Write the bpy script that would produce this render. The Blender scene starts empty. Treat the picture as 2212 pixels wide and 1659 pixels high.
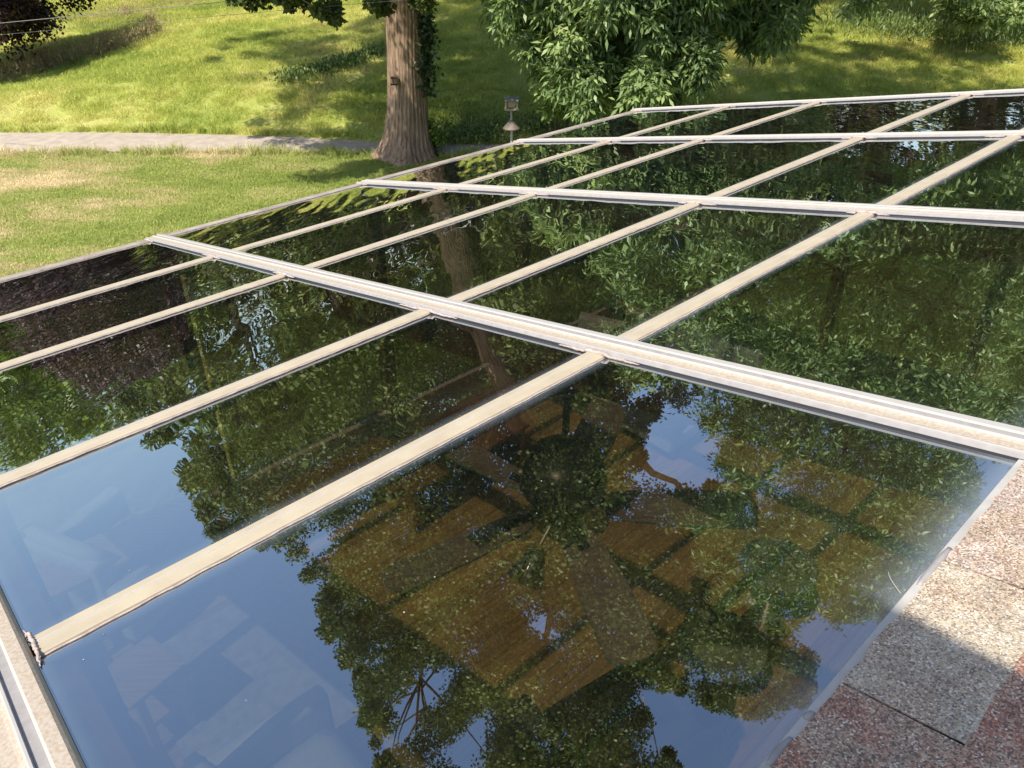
import bpy, math, random
import numpy as np
from mathutils import Vector, Matrix
random.seed(7); rng = np.random.default_rng(7)
scene = bpy.context.scene
COL = scene.collection
R = math.radians

# ------------------------------------------------------------------ camera, sky, sun, exposure
FPX, PITCH = 1669.79, 0.5790185          # measured on a 2212 px wide view of the photograph
cam_d = bpy.data.cameras.new('camera'); cam = bpy.data.objects.new('camera', cam_d); COL.objects.link(cam)
cam_d.sensor_width = 36; cam_d.lens = 36 * FPX / 2212; cam_d.clip_start = 0.05; cam_d.clip_end = 1500
cam.location = (0, 0, 0); cam.rotation_euler = (math.pi / 2 - PITCH, 0, 0)
scene.camera = cam
SUN_AZ, SUN_EL = -143.0, 56.5             # azimuth from +Y towards +X
world = bpy.data.worlds.new('World'); scene.world = world; world.use_nodes = True
wn = world.node_tree.nodes; wl = world.node_tree.links
sky = wn.new('ShaderNodeTexSky'); sky.sky_type = 'NISHITA'; sky.sun_disc = False
sky.sun_elevation = R(SUN_EL); sky.sun_rotation = R(SUN_AZ); sky.altitude = 100; sky.dust_density = 1.8; sky.air_density = 1.0; sky.ozone_density = 2.5
wn['Background'].inputs['Strength'].default_value = 0.15
wl.new(sky.outputs[0], wn['Background'].inputs[0])
sd = bpy.data.lights.new('sun', 'SUN'); sd.energy = 4.6; sd.angle = R(0.53); sd.color = (1.0, 0.93, 0.82)
sun = bpy.data.objects.new('sun', sd); COL.objects.link(sun)
sv = Vector((math.sin(R(SUN_AZ)) * math.cos(R(SUN_EL)), math.cos(R(SUN_AZ)) * math.cos(R(SUN_EL)), math.sin(R(SUN_EL))))
sun.rotation_euler = sv.to_track_quat('Z', 'Y').to_euler()
vs = scene.view_settings; vs.view_transform = 'Standard'; vs.look = 'None'; vs.exposure = 0.42; vs.gamma = 1; vs.use_curve_mapping = False
scene.cycles.max_bounces = 8; scene.cycles.transparent_max_bounces = 12; scene.cycles.diffuse_bounces = 2; scene.cycles.glossy_bounces = 4
scene.cycles.caustics_reflective = False; scene.cycles.caustics_refractive = False

# ------------------------------------------------------------------ frames and pixel helpers
A = np.array([0.73358595, 0.67959668, 0.]); B = np.array([-0.66425765, 0.71702834, -0.21126321]); N = np.array([-0.14357378, 0.15497972, 0.97742921])
BH = np.array([-A[1], A[0], 0.]); Z = np.array([0, 0, 1.])
H0 = 0.8
def W(a, b, c=0.0): return a * A + b * B + (c - H0) * N          # roof frame, c above the glass
def HP(a, q, z): return a * A + q * BH + z * Z                    # level room frame
def roofz(q): return -(H0 + 0.2113 * q) / 0.97743
_cp, _sp = math.cos(PITCH), math.sin(PITCH)
def ray(x, y):
    dx, dy = (x - 1106) / FPX, (829.5 - y) / FPX
    d = np.array([dx, dy * _sp + _cp, dy * _cp - _sp]); return d / np.linalg.norm(d)
def onz(x, y, z): d = ray(x, y); return d * (z / d[2])
def mirror(x, y):
    d = ray(x, y); t = -H0 / (d @ N); return d * t, d - 2 * (d @ N) * N
def sstep(t): t = np.clip(t, 0, 1); return t * t * (3 - 2 * t)
GZ = -4.45
def path_edge(x): return 16.3 - .85 * sstep((np.asarray(x, float) + 8) / 8) - .05 * np.maximum(np.asarray(x, float), 0)
def path_near(x): return 14.98 - .15 * sstep((np.asarray(x, float) + 6) / 6) - .05 * np.maximum(np.asarray(x, float), 0)
def terrain(x, y):
    x = np.asarray(x, float); y = np.asarray(y, float)
    t = y - path_edge(x) - 0.25
    tp = np.maximum(t, 0)
    z = 0.30 * sstep(tp / 1.6) + 0.072 * np.minimum(tp, 26) - np.where(tp > 60, (tp - 60) * 0.1, 0) * 0 + 0.02 * np.maximum(tp - 26, 0)
    z = z + sstep(tp / 5) * (0.35 * np.sin(x * 0.12 + 1) * np.sin(y * 0.1) + 0.12 * np.sin(x * 0.5 + y * 0.31))
    z = z + sstep((-x - 6) / 8) * sstep(tp / 6) * -0.6
    return GZ + z + 0.015 * np.sin(x * 1.3) * np.sin(y * 1.7)
def tp(x, y, n=1600, far=140):
    d = ray(x, y); t = np.linspace(6, far, n); P = d[None] * t[:, None]
    k = np.argmax(P[:, 2] < terrain(P[:, 0], P[:, 1])); return P[k]

# ------------------------------------------------------------------ materials
def mat(name):
    m = bpy.data.materials.new(name); m.use_nodes = True; nt = m.node_tree
    return m, nt, nt.nodes, nt.links, nt.nodes['Principled BSDF']
def simple(name, col, rough=0.5, metal=0.0, noise=0.0, scale=20, bump=0.0, col2=None, stretch=(1, 1, 1), coord='Object', detail=4, spec=0.5, lo=0.35, hi=0.65):
    m, nt, nd, lk, bs = mat(name)
    bs.inputs['Roughness'].default_value = rough; bs.inputs['Metallic'].default_value = metal; bs.inputs['Specular IOR Level'].default_value = spec
    bs.inputs['Base Color'].default_value = (*col, 1)
    if noise or bump or col2:
        tc = nd.new('ShaderNodeTexCoord'); mp = nd.new('ShaderNodeMapping'); mp.inputs['Scale'].default_value = stretch
        lk.new(tc.outputs[coord], mp.inputs[0]); nz = nd.new('ShaderNodeTexNoise'); nz.inputs['Scale'].default_value = scale; nz.inputs['Detail'].default_value = detail
        lk.new(mp.outputs[0], nz.inputs['Vector'])
        c2 = col2 if col2 else tuple(c * (1 - noise) for c in col)
        rp = nd.new('ShaderNodeValToRGB'); rp.color_ramp.elements[0].position = lo; rp.color_ramp.elements[1].position = hi
        rp.color_ramp.elements[0].color = (*c2, 1); rp.color_ramp.elements[1].color = (*col, 1)
        lk.new(nz.outputs[0], rp.inputs[0]); lk.new(rp.outputs[0], bs.inputs['Base Color'])
        if bump:
            b = nd.new('ShaderNodeBump'); b.inputs['Strength'].default_value = 1; b.inputs['Distance'].default_value = bump
            lk.new(nz.outputs[0], b.inputs['Height']); lk.new(b.outputs[0], bs.inputs['Normal'])
    return m
def ramp(nd, stops):
    r = nd.new('ShaderNodeValToRGB'); e = r.color_ramp.elements
    e[0].position = stops[0][0]; e[0].color = (*stops[0][1], 1); e[1].position = stops[-1][0]; e[1].color = (*stops[-1][1], 1)
    for p, c in stops[1:-1]: k = e.new(p); k.color = (*c, 1)
    return r
def noise_node(nd, lk, vec, scale, detail=3, rough=0.5):
    n = nd.new('ShaderNodeTexNoise'); n.inputs['Scale'].default_value = scale; n.inputs['Detail'].default_value = detail; n.inputs['Roughness'].default_value = rough
    if vec is not None: lk.new(vec, n.inputs['Vector'])
    return n
def mixc(nd, lk, f, a, b):
    m = nd.new('ShaderNodeMix'); m.data_type = 'RGBA'
    for s, v in ((0, f), (6, a), (7, b)):
        if isinstance(v, (int, float)): m.inputs[s].default_value = v
        elif isinstance(v, tuple): m.inputs[s].default_value = (*v, 1)
        else: lk.new(v, m.inputs[s])
    return m.outputs[2]

def leaf_mat(name, c_dark, c_mid, c_light, rough=0.42, trans=0.16, spec=0.4):
    m, nt, nd, lk, bs = mat(name)
    at = nd.new('ShaderNodeAttribute'); at.attribute_name = 'rnd'
    rp = ramp(nd, [(0, c_dark), (0.5, c_mid), (1, c_light)]); lk.new(at.outputs['Fac'], rp.inputs[0])
    lk.new(rp.outputs[0], bs.inputs['Base Color']); bs.inputs['Roughness'].default_value = rough; bs.inputs['Specular IOR Level'].default_value = spec
    tr = nd.new('ShaderNodeBsdfTranslucent'); hs = nd.new('ShaderNodeHueSaturation'); hs.inputs['Value'].default_value = 1.3; hs.inputs['Saturation'].default_value = 1.1; hs.inputs['Hue'].default_value = 0.48
    lk.new(rp.outputs[0], hs.inputs['Color']); lk.new(hs.outputs[0], tr.inputs[0])
    mx = nd.new('ShaderNodeMixShader'); mx.inputs[0].default_value = trans
    lk.new(bs.outputs[0], mx.inputs[1]); lk.new(tr.outputs[0], mx.inputs[2]); lk.new(mx.outputs[0], nd['Material Output'].inputs[0])
    return m
M = {}
M['leaf_tulip'] = leaf_mat('broad_green_leaf', (.05, .078, .02), (.10, .135, .032), (.20, .235, .065), rough=.55, spec=.25)
M['leaf_ash'] = leaf_mat('narrow_green_leaf', (.10, .16, .05), (.18, .27, .085), (.38, .46, .16), rough=0.46, spec=0.4)
M['leaf_wood'] = leaf_mat('woodland_leaf', (.05, .08, .022), (.10, .145, .034), (.22, .26, .07))
M['leaf_light'] = leaf_mat('bright_leaf', (.10, .17, .03), (.16, .24, .04), (.25, .32, .06))
M['leaf_beech'] = leaf_mat('purple_leaf', (.028, .014, .016), (.055, .028, .03), (.11, .06, .06), trans=.12)
M['leaf_ivy'] = leaf_mat('ivy_leaf', (.03, .06, .02), (.06, .10, .035), (.12, .16, .06), rough=.3, trans=.12, spec=.6)
M['leaf_weed'] = leaf_mat('weed_leaf', (.12, .19, .05), (.20, .28, .08), (.30, .36, .12))
M['leaf_tan'] = leaf_mat('dry_weed', (.34, .27, .14), (.48, .38, .20), (.62, .50, .28), rough=.8, spec=.1)

# grass and ground
def ground_colors(nd, lk, pos, blades):
    """mown lawn with dry patches before the path, fresh hay field behind it"""
    sp = nd.new('ShaderNodeSeparateXYZ'); lk.new(pos, sp.inputs[0])
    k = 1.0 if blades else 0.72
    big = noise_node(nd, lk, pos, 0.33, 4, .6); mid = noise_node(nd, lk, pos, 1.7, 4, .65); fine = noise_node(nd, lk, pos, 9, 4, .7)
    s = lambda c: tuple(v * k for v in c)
    hill = ramp(nd, [(.30, s((.34, .42, .085))), (.5, s((.51, .55, .135))), (.68, s((.68, .64, .22)))]); 
    ad = nd.new('ShaderNodeMath'); ad.operation = 'ADD'; m2 = nd.new('ShaderNodeMath'); m2.operation = 'MULTIPLY_ADD'; m2.inputs[1].default_value = .45; 
    lk.new(mid.outputs[0], m2.inputs[0]); lk.new(big.outputs[0], m2.inputs[2]); m3 = nd.new('ShaderNodeMath'); m3.operation = 'MULTIPLY_ADD'; m3.inputs[1].default_value = .3
    lk.new(fine.outputs[0], m3.inputs[0]); lk.new(m2.outputs[0], m3.inputs[2]); sb = nd.new('ShaderNodeMath'); sb.operation = 'SUBTRACT'; sb.inputs[1].default_value = .375
    lk.new(m3.outputs[0], sb.inputs[0]); lk.new(sb.outputs[0], hill.inputs[0])
    # lawn: dry straw patches, stronger to the left and mid distance
    mp = nd.new('ShaderNodeMapping'); mp.inputs['Scale'].default_value = (.7, 1.5, 1); lk.new(pos, mp.inputs[0])
    dry = noise_node(nd, lk, mp.outputs[0], .8, 5, .68)
    mx = nd.new('ShaderNodeMapRange'); mx.inputs['From Min'].default_value = -2; mx.inputs['From Max'].default_value = -9; mx.inputs['To Min'].default_value = -.05; mx.inputs['To Max'].default_value = .16
    lk.new(sp.outputs[0], mx.inputs[0]); da = nd.new('ShaderNodeMath'); da.operation = 'ADD'; lk.new(dry.outputs[0], da.inputs[0]); lk.new(mx.outputs[0], da.inputs[1])
    lawn = ramp(nd, [(.38, s((.36, .44, .11))), (.54, s((.48, .53, .16))), (.66, s((.66, .60, .30))), (.79, s((.84, .72, .46)))])
    lk.new(da.outputs[0], lawn.inputs[0])
    # the hill's right part is yellower
    mr = nd.new('ShaderNodeMapRange'); mr.inputs['From Min'].default_value = 7; mr.inputs['From Max'].default_value = 14; lk.new(sp.outputs[0], mr.inputs[0])
    yl = ramp(nd, [(.35, s((.40, .46, .09))), (.6, s((.66, .60, .16)))]); lk.new(mid.outputs[0], yl.inputs[0])
    mf = nd.new('ShaderNodeMath'); mf.operation = 'MULTIPLY'; mf.inputs[1].default_value = .8; lk.new(mr.outputs[0], mf.inputs[0])
    h2 = mixc(nd, lk, mf.outputs[0], hill.outputs[0], yl.outputs[0])
    st = nd.new('ShaderNodeMapRange'); st.inputs['From Min'].default_value = 15.2; st.inputs['From Max'].default_value = 15.6; lk.new(sp.outputs[1], st.inputs[0])
    return mixc(nd, lk, st.outputs[0], lawn.outputs[0], h2), fine
def grass_mat(name, blades):
    m, nt, nd, lk, bs = mat(name)
    g = nd.new('ShaderNodeNewGeometry'); col, fine = ground_colors(nd, lk, g.outputs['Position'], blades)
    if blades:
        at = nd.new('ShaderNodeAttribute'); at.attribute_name = 'rnd'
        hs = nd.new('ShaderNodeHueSaturation'); mr = nd.new('ShaderNodeMapRange'); mr.inputs['To Min'].default_value = .75; mr.inputs['To Max'].default_value = 1.35
        lk.new(at.outputs['Fac'], mr.inputs[0]); lk.new(mr.outputs[0], hs.inputs['Value']); lk.new(col, hs.inputs['Color']); col = hs.outputs[0]
    lk.new(col, bs.inputs['Base Color']); bs.inputs['Roughness'].default_value = .65 if blades else .95; bs.inputs['Specular IOR Level'].default_value = .2
    if blades:
        tr = nd.new('ShaderNodeBsdfTranslucent'); lk.new(col, tr.inputs[0]); mx = nd.new('ShaderNodeMixShader'); mx.inputs[0].default_value = .35
        lk.new(bs.outputs[0], mx.inputs[1]); lk.new(tr.outputs[0], mx.inputs[2]); lk.new(mx.outputs[0], nd['Material Output'].inputs[0])
    else:
        b = nd.new('ShaderNodeBump'); b.inputs['Distance'].default_value = .06; lk.new(fine.outputs[0], b.inputs['Height']); lk.new(b.outputs[0], bs.inputs['Normal'])
    return m
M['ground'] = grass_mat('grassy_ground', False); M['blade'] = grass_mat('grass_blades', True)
M['asphalt'] = simple('weathered_asphalt', (.48, .41, .335), .95, noise=.22, scale=5, bump=.006, detail=9, spec=.15)

# bark
def bark(name, c1, c2, c3, sc=1.0):
    m, nt, nd, lk, bs = mat(name)
    tc = nd.new('ShaderNodeTexCoord'); mp = nd.new('ShaderNodeMapping'); mp.inputs['Scale'].default_value = (9 * sc, 9 * sc, 1.1 * sc); lk.new(tc.outputs['Object'], mp.inputs[0])
    n1 = noise_node(nd, lk, mp.outputs[0], 2.2, 6, .62); n2 = noise_node(nd, lk, tc.outputs['Object'], 3, 4, .6)
    r = ramp(nd, [(.36, c1), (.5, c2), (.66, c3)]); lk.new(n1.outputs[0], r.inputs[0])
    c = mixc(nd, lk, n2.outputs[0], r.outputs[0], tuple(v * .8 for v in c2)); lk.new(c, bs.inputs['Base Color'])
    bs.inputs['Roughness'].default_value = .9; bs.inputs['Specular IOR Level'].default_value = .15
    b = nd.new('ShaderNodeBump'); b.inputs['Distance'].default_value = .06; lk.new(n1.outputs[0], b.inputs['Height']); lk.new(b.outputs[0], bs.inputs['Normal'])
    return m
M['bark'] = bark('furrowed_bark', (.11, .07, .046), (.41, .285, .195), (.66, .48, .335))
M['bark_dark'] = bark('dark_bark', (.04, .03, .022), (.10, .075, .055), (.17, .13, .10))

# metal trims
M['beige'] = simple('beige_painted_metal', (.50, .43, .31), .5, noise=.10, scale=16, col2=(.44, .375, .27), detail=6)
M['beige_dirty'] = simple('weathered_beige_metal', (.44, .385, .32), .6, scale=7, col2=(.28, .24, .20), detail=7, bump=.0006)
M['rusty'] = simple('speckled_beige_metal', (.50, .435, .355), .5, scale=170, col2=(.40, .31, .22), detail=4, lo=.3, hi=.6, bump=.0004)
M['white'] = simple('white_paint_and_glint', (.50, .475, .44), .35, noise=.06, scale=30)  # on the rafter ribs this white also stands in for sun glint
M['grey_trim'] = simple('grey_trim', (.36, .34, .33), .5, noise=.15, scale=50)
M['gasket'] = simple('black_gasket', (.03, .03, .034), .55)
M['caulk'] = simple('old_caulk', (.52, .44, .39), .8, scale=60, col2=(.36, .29, .26), bump=.002, detail=6)
M['flash'] = simple('grey_metal_flashing', (.60, .57, .53), .45, noise=.2, scale=18, metal=.2)
M['beam'] = simple('stained_timber', (.16, .085, .035), .5, scale=6, col2=(.09, .045, .02), stretch=(1, 8, 1), detail=6)
M['screw'] = simple('steel', (.5, .5, .5), .35, metal=.9)
M['wall'] = simple('painted_siding', (.58, .53, .44), .7, noise=.08, scale=6)
M['inner_wall'] = simple('inner_plaster', (.50, .44, .36), .85, noise=.05, scale=4)

def glass_roof():
    m, nt, nd, lk, bs = mat('bronze_reflective_glass')
    tc = nd.new('ShaderNodeTexCoord')
    mpw = nd.new('ShaderNodeMapping'); mpw.inputs['Scale'].default_value = (1.0, .2, 1.0); lk.new(tc.outputs['Object'], mpw.inputs[0])
    n1 = noise_node(nd, lk, mpw.outputs[0], 14.0, 1.5, .4); n2 = noise_node(nd, lk, tc.outputs['Object'], 2.1, 2, .4)
    ad = nd.new('ShaderNodeMath'); ad.operation = 'MULTIPLY_ADD'; ad.inputs[1].default_value = 1.2; lk.new(n2.outputs[0], ad.inputs[0]); lk.new(n1.outputs[0], ad.inputs[2])
    b = nd.new('ShaderNodeBump'); b.inputs['Strength'].default_value = 1; b.inputs['Distance'].default_value = .0007
    ew = nd.new('ShaderNodeAttribute'); ew.attribute_name = 'edge_far'; es = nd.new('ShaderNodeSeparateXYZ'); lk.new(ew.outputs['Vector'], es.inputs[0]); wm = nd.new('ShaderNodeMath'); wm.operation = 'MULTIPLY'; lk.new(es.outputs[2], wm.inputs[0]); lk.new(ad.outputs[0], wm.inputs[1]); lk.new(wm.outputs[0], b.inputs['Height'])
    gl = nd.new('ShaderNodeBsdfGlossy'); gl.inputs['Roughness'].default_value = 0.0; gl.inputs['Color'].default_value = (.97, .99, 1, 1); mps = nd.new('ShaderNodeMapping'); mps.inputs['Scale'].default_value = (1.0, .10, 1.0); lk.new(tc.outputs['Object'], mps.inputs[0]); ns = noise_node(nd, lk, mps.outputs[0], 15.0, 1, .4)
    sb_ = nd.new('ShaderNodeMath'); sb_.operation = 'SUBTRACT'; sb_.inputs[1].default_value = .5; lk.new(ns.outputs[0], sb_.inputs[0]); sw = nd.new('ShaderNodeMath'); sw.operation = 'MULTIPLY'; lk.new(sb_.outputs[0], sw.inputs[0]); lk.new(es.outputs[2], sw.inputs[1])
    sk = nd.new('ShaderNodeMath'); sk.operation = 'MULTIPLY'; sk.inputs[1].default_value = .022; lk.new(sw.outputs[0], sk.inputs[0]); cx = nd.new('ShaderNodeCombineXYZ'); lk.new(sk.outputs[0], cx.inputs[1])
    va = nd.new('ShaderNodeVectorMath'); va.operation = 'ADD'; lk.new(b.outputs[0], va.inputs[0]); lk.new(cx.outputs[0], va.inputs[1]); vn = nd.new('ShaderNodeVectorMath'); vn.operation = 'NORMALIZE'; lk.new(va.outputs[0], vn.inputs[0]); lk.new(vn.outputs[0], gl.inputs['Normal'])
    tr = nd.new('ShaderNodeBsdfTransparent'); tr.inputs[0].default_value = (.52, .46, .37, 1)
    lw = nd.new('ShaderNodeLayerWeight'); lw.inputs['Blend'].default_value = .5     # facing
    pw = nd.new('ShaderNodeMath'); pw.operation = 'POWER'; pw.inputs[1].default_value = 2.6; lk.new(lw.outputs['Facing'], pw.inputs[0])
    mr = nd.new('ShaderNodeMapRange'); mr.inputs['To Min'].default_value = .43; mr.inputs['To Max'].default_value = 1.0; lk.new(pw.outputs[0], mr.inputs[0])
    mx = nd.new('ShaderNodeMixShader'); lk.new(mr.outputs[0], mx.inputs[0]); lk.new(tr.outputs[0], mx.inputs[1]); lk.new(gl.outputs[0], mx.inputs[2])
    # faint film of dust
    df = nd.new('ShaderNodeBsdfDiffuse'); df.inputs[0].default_value = (.30, .36, .42, 1)
    n3 = noise_node(nd, lk, tc.outputs['Object'], 1.5, 6, .7); m3 = nd.new('ShaderNodeMapRange'); m3.inputs['From Min'].default_value = .4; m3.inputs['From Max'].default_value = .8; m3.inputs['To Min'].default_value = .004; m3.inputs['To Max'].default_value = .015
    lk.new(n3.outputs[0], m3.inputs[0]); m4 = nd.new('ShaderNodeMixShader')
    e1 = nd.new('ShaderNodeAttribute'); e1.attribute_name = 'edge_uv'; e2 = nd.new('ShaderNodeAttribute'); e2.attribute_name = 'edge_far'
    vm = nd.new('ShaderNodeVectorMath'); vm.operation = 'MINIMUM'; lk.new(e1.outputs['Vector'], vm.inputs[0]); lk.new(e2.outputs['Vector'], vm.inputs[1]); sx = nd.new('ShaderNodeSeparateXYZ'); lk.new(vm.outputs[0], sx.inputs[0])
    mn = nd.new('ShaderNodeMath'); mn.operation = 'MINIMUM'; lk.new(sx.outputs[0], mn.inputs[0]); lk.new(sx.outputs[1], mn.inputs[1])
    wob = nd.new('ShaderNodeMath'); wob.operation = 'MULTIPLY_ADD'; wob.inputs[1].default_value = -.05; lk.new(n3.outputs[0], wob.inputs[0]); lk.new(mn.outputs[0], wob.inputs[2])
    em = nd.new('ShaderNodeMapRange'); em.interpolation_type = 'SMOOTHSTEP'; em.inputs['From Min'].default_value = .03; em.inputs['From Max'].default_value = -.02; em.inputs['To Min'].default_value = 0; em.inputs['To Max'].default_value = .18; lk.new(wob.outputs[0], em.inputs[0])
    s1 = nd.new('ShaderNodeSeparateXYZ'); lk.new(e1.outputs['Vector'], s1.inputs[0]); hz = nd.new('ShaderNodeMapRange'); hz.interpolation_type = 'SMOOTHSTEP'; hz.inputs['From Min'].default_value = .11; hz.inputs['From Max'].default_value = -.02; hz.inputs['To Min'].default_value = 0; hz.inputs['To Max'].default_value = .26; lk.new(s1.outputs[2], hz.inputs[0])
    sm = nd.new('ShaderNodeMath'); sm.operation = 'ADD'; lk.new(m3.outputs[0], sm.inputs[0]); lk.new(em.outputs[0], sm.inputs[1]); sm2 = nd.new('ShaderNodeMath'); sm2.operation = 'ADD'; lk.new(sm.outputs[0], sm2.inputs[0]); lk.new(hz.outputs[0], sm2.inputs[1]); lk.new(sm2.outputs[0], m4.inputs[0]); lk.new(mx.outputs[0], m4.inputs[1]); lk.new(df.outputs[0], m4.inputs[2])
    lk.new(m4.outputs[0], nd['Material Output'].inputs[0]); nd.remove(bs)
    return m
def clear_glass(name, tint, refl=.08):
    m, nt, nd, lk, bs = mat(name)
    gl = nd.new('ShaderNodeBsdfGlossy'); gl.inputs['Roughness'].default_value = 0.02
    tr = nd.new('ShaderNodeBsdfTransparent'); tr.inputs[0].default_value = (*tint, 1)
    mx = nd.new('ShaderNodeMixShader'); mx.inputs[0].default_value = refl; lk.new(tr.outputs[0], mx.inputs[1]); lk.new(gl.outputs[0], mx.inputs[2])
    lk.new(mx.outputs[0], nd['Material Output'].inputs[0]); nd.remove(bs); return m
M['roof_glass'] = glass_roof(); M['under'] = clear_glass('glass_underside', (.98, .98, .98), .0)
M['clear'] = clear_glass('tinted_window_glass', (.48, .50, .44)); M['lamp_glass'] = clear_glass('ribbed_lamp_glass', (.75, .82, .85), .3)
M['glass_edge'] = simple('green_glass_edge', (.10, .28, .26), .2)

# ------------------------------------------------------------------ mesh builders
class MB:
    def __init__(s): s.v = []; s.f = []; s.m = []
    def quad(s, p, m=0):
        k = len(s.v); s.v += [tuple(q) for q in p]; s.f.append(tuple(range(k, k + len(p)))); s.m.append(m)
    def prism(s, fn, r0, r1, r2, m=0):
        """box in the frame fn(u,v,w)"""
        k = len(s.v)
        for u in r0:
            for v in r1:
                for w in r2: s.v.append(tuple(fn(u, v, w)))
        for f in ((0, 1, 3, 2), (4, 6, 7, 5), (0, 4, 5, 1), (2, 3, 7, 6), (0, 2, 6, 4), (1, 5, 7, 3)):
            s.f.append(tuple(k + i for i in f)); s.m.append(m)
    def tube(s, pts, rad, seg=12, m=0, cap=True, rfn=None):
        pts = [np.array(p, float) for p in pts]; k0 = len(s.v); n = len(pts)
        ref = None
        for i, p in enumerate(pts):
            t = pts[min(i + 1, n - 1)] - pts[max(i - 1, 0)]; t = t / (np.linalg.norm(t) + 1e-9)
            if ref is None: ref = np.cross(t, [0.3, 0.9, 0.1] if abs(t[2]) > .7 else [0, 0, 1.])
            u = ref - t * (ref @ t); u = u / np.linalg.norm(u); ref = u; v = np.cross(t, u)
            for j in range(seg):
                a = 2 * math.pi * j / seg; r = rad[i] * (rfn(i / (n - 1), a, p) if rfn else 1)
                s.v.append(tuple(p + (u * math.cos(a) + v * math.sin(a)) * r))
        for i in range(n - 1):
            for j in range(seg):
                a0 = k0 + i * seg + j; a1 = k0 + i * seg + (j + 1) % seg
                s.f.append((a0, a1, a1 + seg, a0 + seg)); s.m.append(m)
        if cap:
            s.f.append(tuple(k0 + j for j in reversed(range(seg)))); s.m.append(m)
            s.f.append(tuple(k0 + (n - 1) * seg + j for j in range(seg))); s.m.append(m)
    def lathe(s, c, prof, seg=24, m=0, ax=None):
        ax = np.array([0, 0, 1.]) if ax is None else np.array(ax, float) / np.linalg.norm(ax)
        u = np.cross(ax, [.37, .9, .2]); u /= np.linalg.norm(u); v = np.cross(ax, u); k0 = len(s.v)
        for r, z in prof:
            for j in range(seg):
                a = 2 * math.pi * j / seg; s.v.append(tuple(np.array(c) + ax * z + (u * math.cos(a) + v * math.sin(a)) * r))
        for i in range(len(prof) - 1):
            for j in range(seg):
                a0 = k0 + i * seg + j; a1 = k0 + i * seg + (j + 1) % seg; s.f.append((a0, a1, a1 + seg, a0 + seg)); s.m.append(m)
    def obj(s, name, mats, parent=None, smooth=False, origin=None, bevel=0):
        o0 = np.array(origin, float) if origin is not None else (np.array(parent['_o']) if parent is not None and '_o' in parent else np.zeros(3))
        me = bpy.data.meshes.new(name); me.from_pydata([tuple(np.array(v) - o0) for v in s.v], [], s.f)
        for mm in (mats if isinstance(mats, (list, tuple)) else [mats]): me.materials.append(mm)
        me.polygons.foreach_set('material_index', s.m)
        if smooth: me.polygons.foreach_set('use_smooth', [True] * len(s.f))
        me.update()
        o = bpy.data.objects.new(name, me); COL.objects.link(o)
        if parent is not None: o.parent = parent; o['_o'] = list(o0)
        if origin is not None and parent is None: o.location = origin; o['_o'] = list(origin)
        if bevel: md = o.modifiers.new('bevel', 'BEVEL'); md.width = bevel; md.segments = 2; md.limit_method = 'ANGLE'
        return o
def thing(name, loc, label=None, cat=None, group=None):
    o = bpy.data.objects.new(name, None); o.location = tuple(loc); o.empty_display_size = .2; COL.objects.link(o); o['_o'] = [float(v) for v in loc]
    if label: o['label'] = label
    if cat: o['category'] = cat
    if group: o['group'] = group
    return o
def tag(o, label=None, cat=None, group=None, kind=None):
    if label: o['label'] = label
    if cat: o['category'] = cat
    if group: o['group'] = group
    if kind: o['kind'] = kind
    return o
def np_mesh(name, V, F, material, rnd=None, parent=None):
    """V (n,3), F (m,4) quads or (m,3)"""
    me = bpy.data.meshes.new(name); V = np.asarray(V, np.float32); F = np.asarray(F, np.int32)
    off = np.array(parent['_o'], np.float32) if parent is not None else 0
    me.vertices.add(len(V)); me.vertices.foreach_set('co', (V - off).ravel())
    k = F.shape[1]; me.loops.add(F.size); me.loops.foreach_set('vertex_index', F.ravel())
    me.polygons.add(len(F)); me.polygons.foreach_set('loop_start', np.arange(len(F), dtype=np.int32) * k); me.polygons.foreach_set('loop_total', np.full(len(F), k, np.int32))
    me.update(calc_edges=True)
    if rnd is not None:
        at = me.attributes.new('rnd', 'FLOAT', 'FACE'); at.data.foreach_set('value', np.asarray(rnd, np.float32))
    me.materials.append(material); o = bpy.data.objects.new(name, me); COL.objects.link(o)
    if parent is not None: o.parent = parent; o['_o'] = parent['_o']
    return o
def unit(v): return v / (np.linalg.norm(v, axis=-1, keepdims=True) + 1e-9)
def leaves(C, L, Wd, D=None, droop=.3, lift=.12):
    n = len(C)
    if D is None: D = rng.normal(size=(n, 3)); D[:, 2] -= droop * 1.5
    D = unit(D); S = unit(np.cross(D, rng.normal(size=(n, 3)) + np.array([0, 0, 1.2]))); U = np.cross(S, D)
    L = (np.asarray(L) * rng.uniform(.7, 1.25, n))[:, None]; Wd = (np.asarray(Wd) * rng.uniform(.8, 1.2, n))[:, None]
    V = np.stack([C, C + D * L * .45 + S * Wd * .5 + U * L * lift, C + D * L, C + D * L * .45 - S * Wd * .5 + U * L * lift], 1).reshape(-1, 3)
    F = np.arange(4 * n).reshape(-1, 4); return V, F
def clustered(centers, rad, per, squash=.8):
    k = len(centers); i = np.repeat(np.arange(k), per); n = len(i)
    p = rng.normal(size=(n, 3)); p = unit(p) * (rng.random((n, 1)) ** .45); p[:, 2] *= squash
    return np.asarray(centers)[i] + p * np.asarray(rad)[i][:, None], i

def in_poly(px, py, P):
    c = False; j = len(P) - 1
    for i in range(len(P)):
        if (P[i][1] > py) != (P[j][1] > py) and px < (P[j][0] - P[i][0]) * (py - P[i][1]) / (P[j][1] - P[i][1] + 1e-9) + P[i][0]: c = not c
        j = i
    return c
def edge_dist(px, py, P):
    p = np.array([px, py], float); best = 1e9
    for i in range(len(P)):
        a = np.array(P[i], float); b = np.array(P[(i + 1) % len(P)], float); t = np.clip((p - a) @ (b - a) / ((b - a) @ (b - a) + 1e-9), 0, 1)
        best = min(best, np.linalg.norm(p - a - t * (b - a)))
    return best

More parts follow.
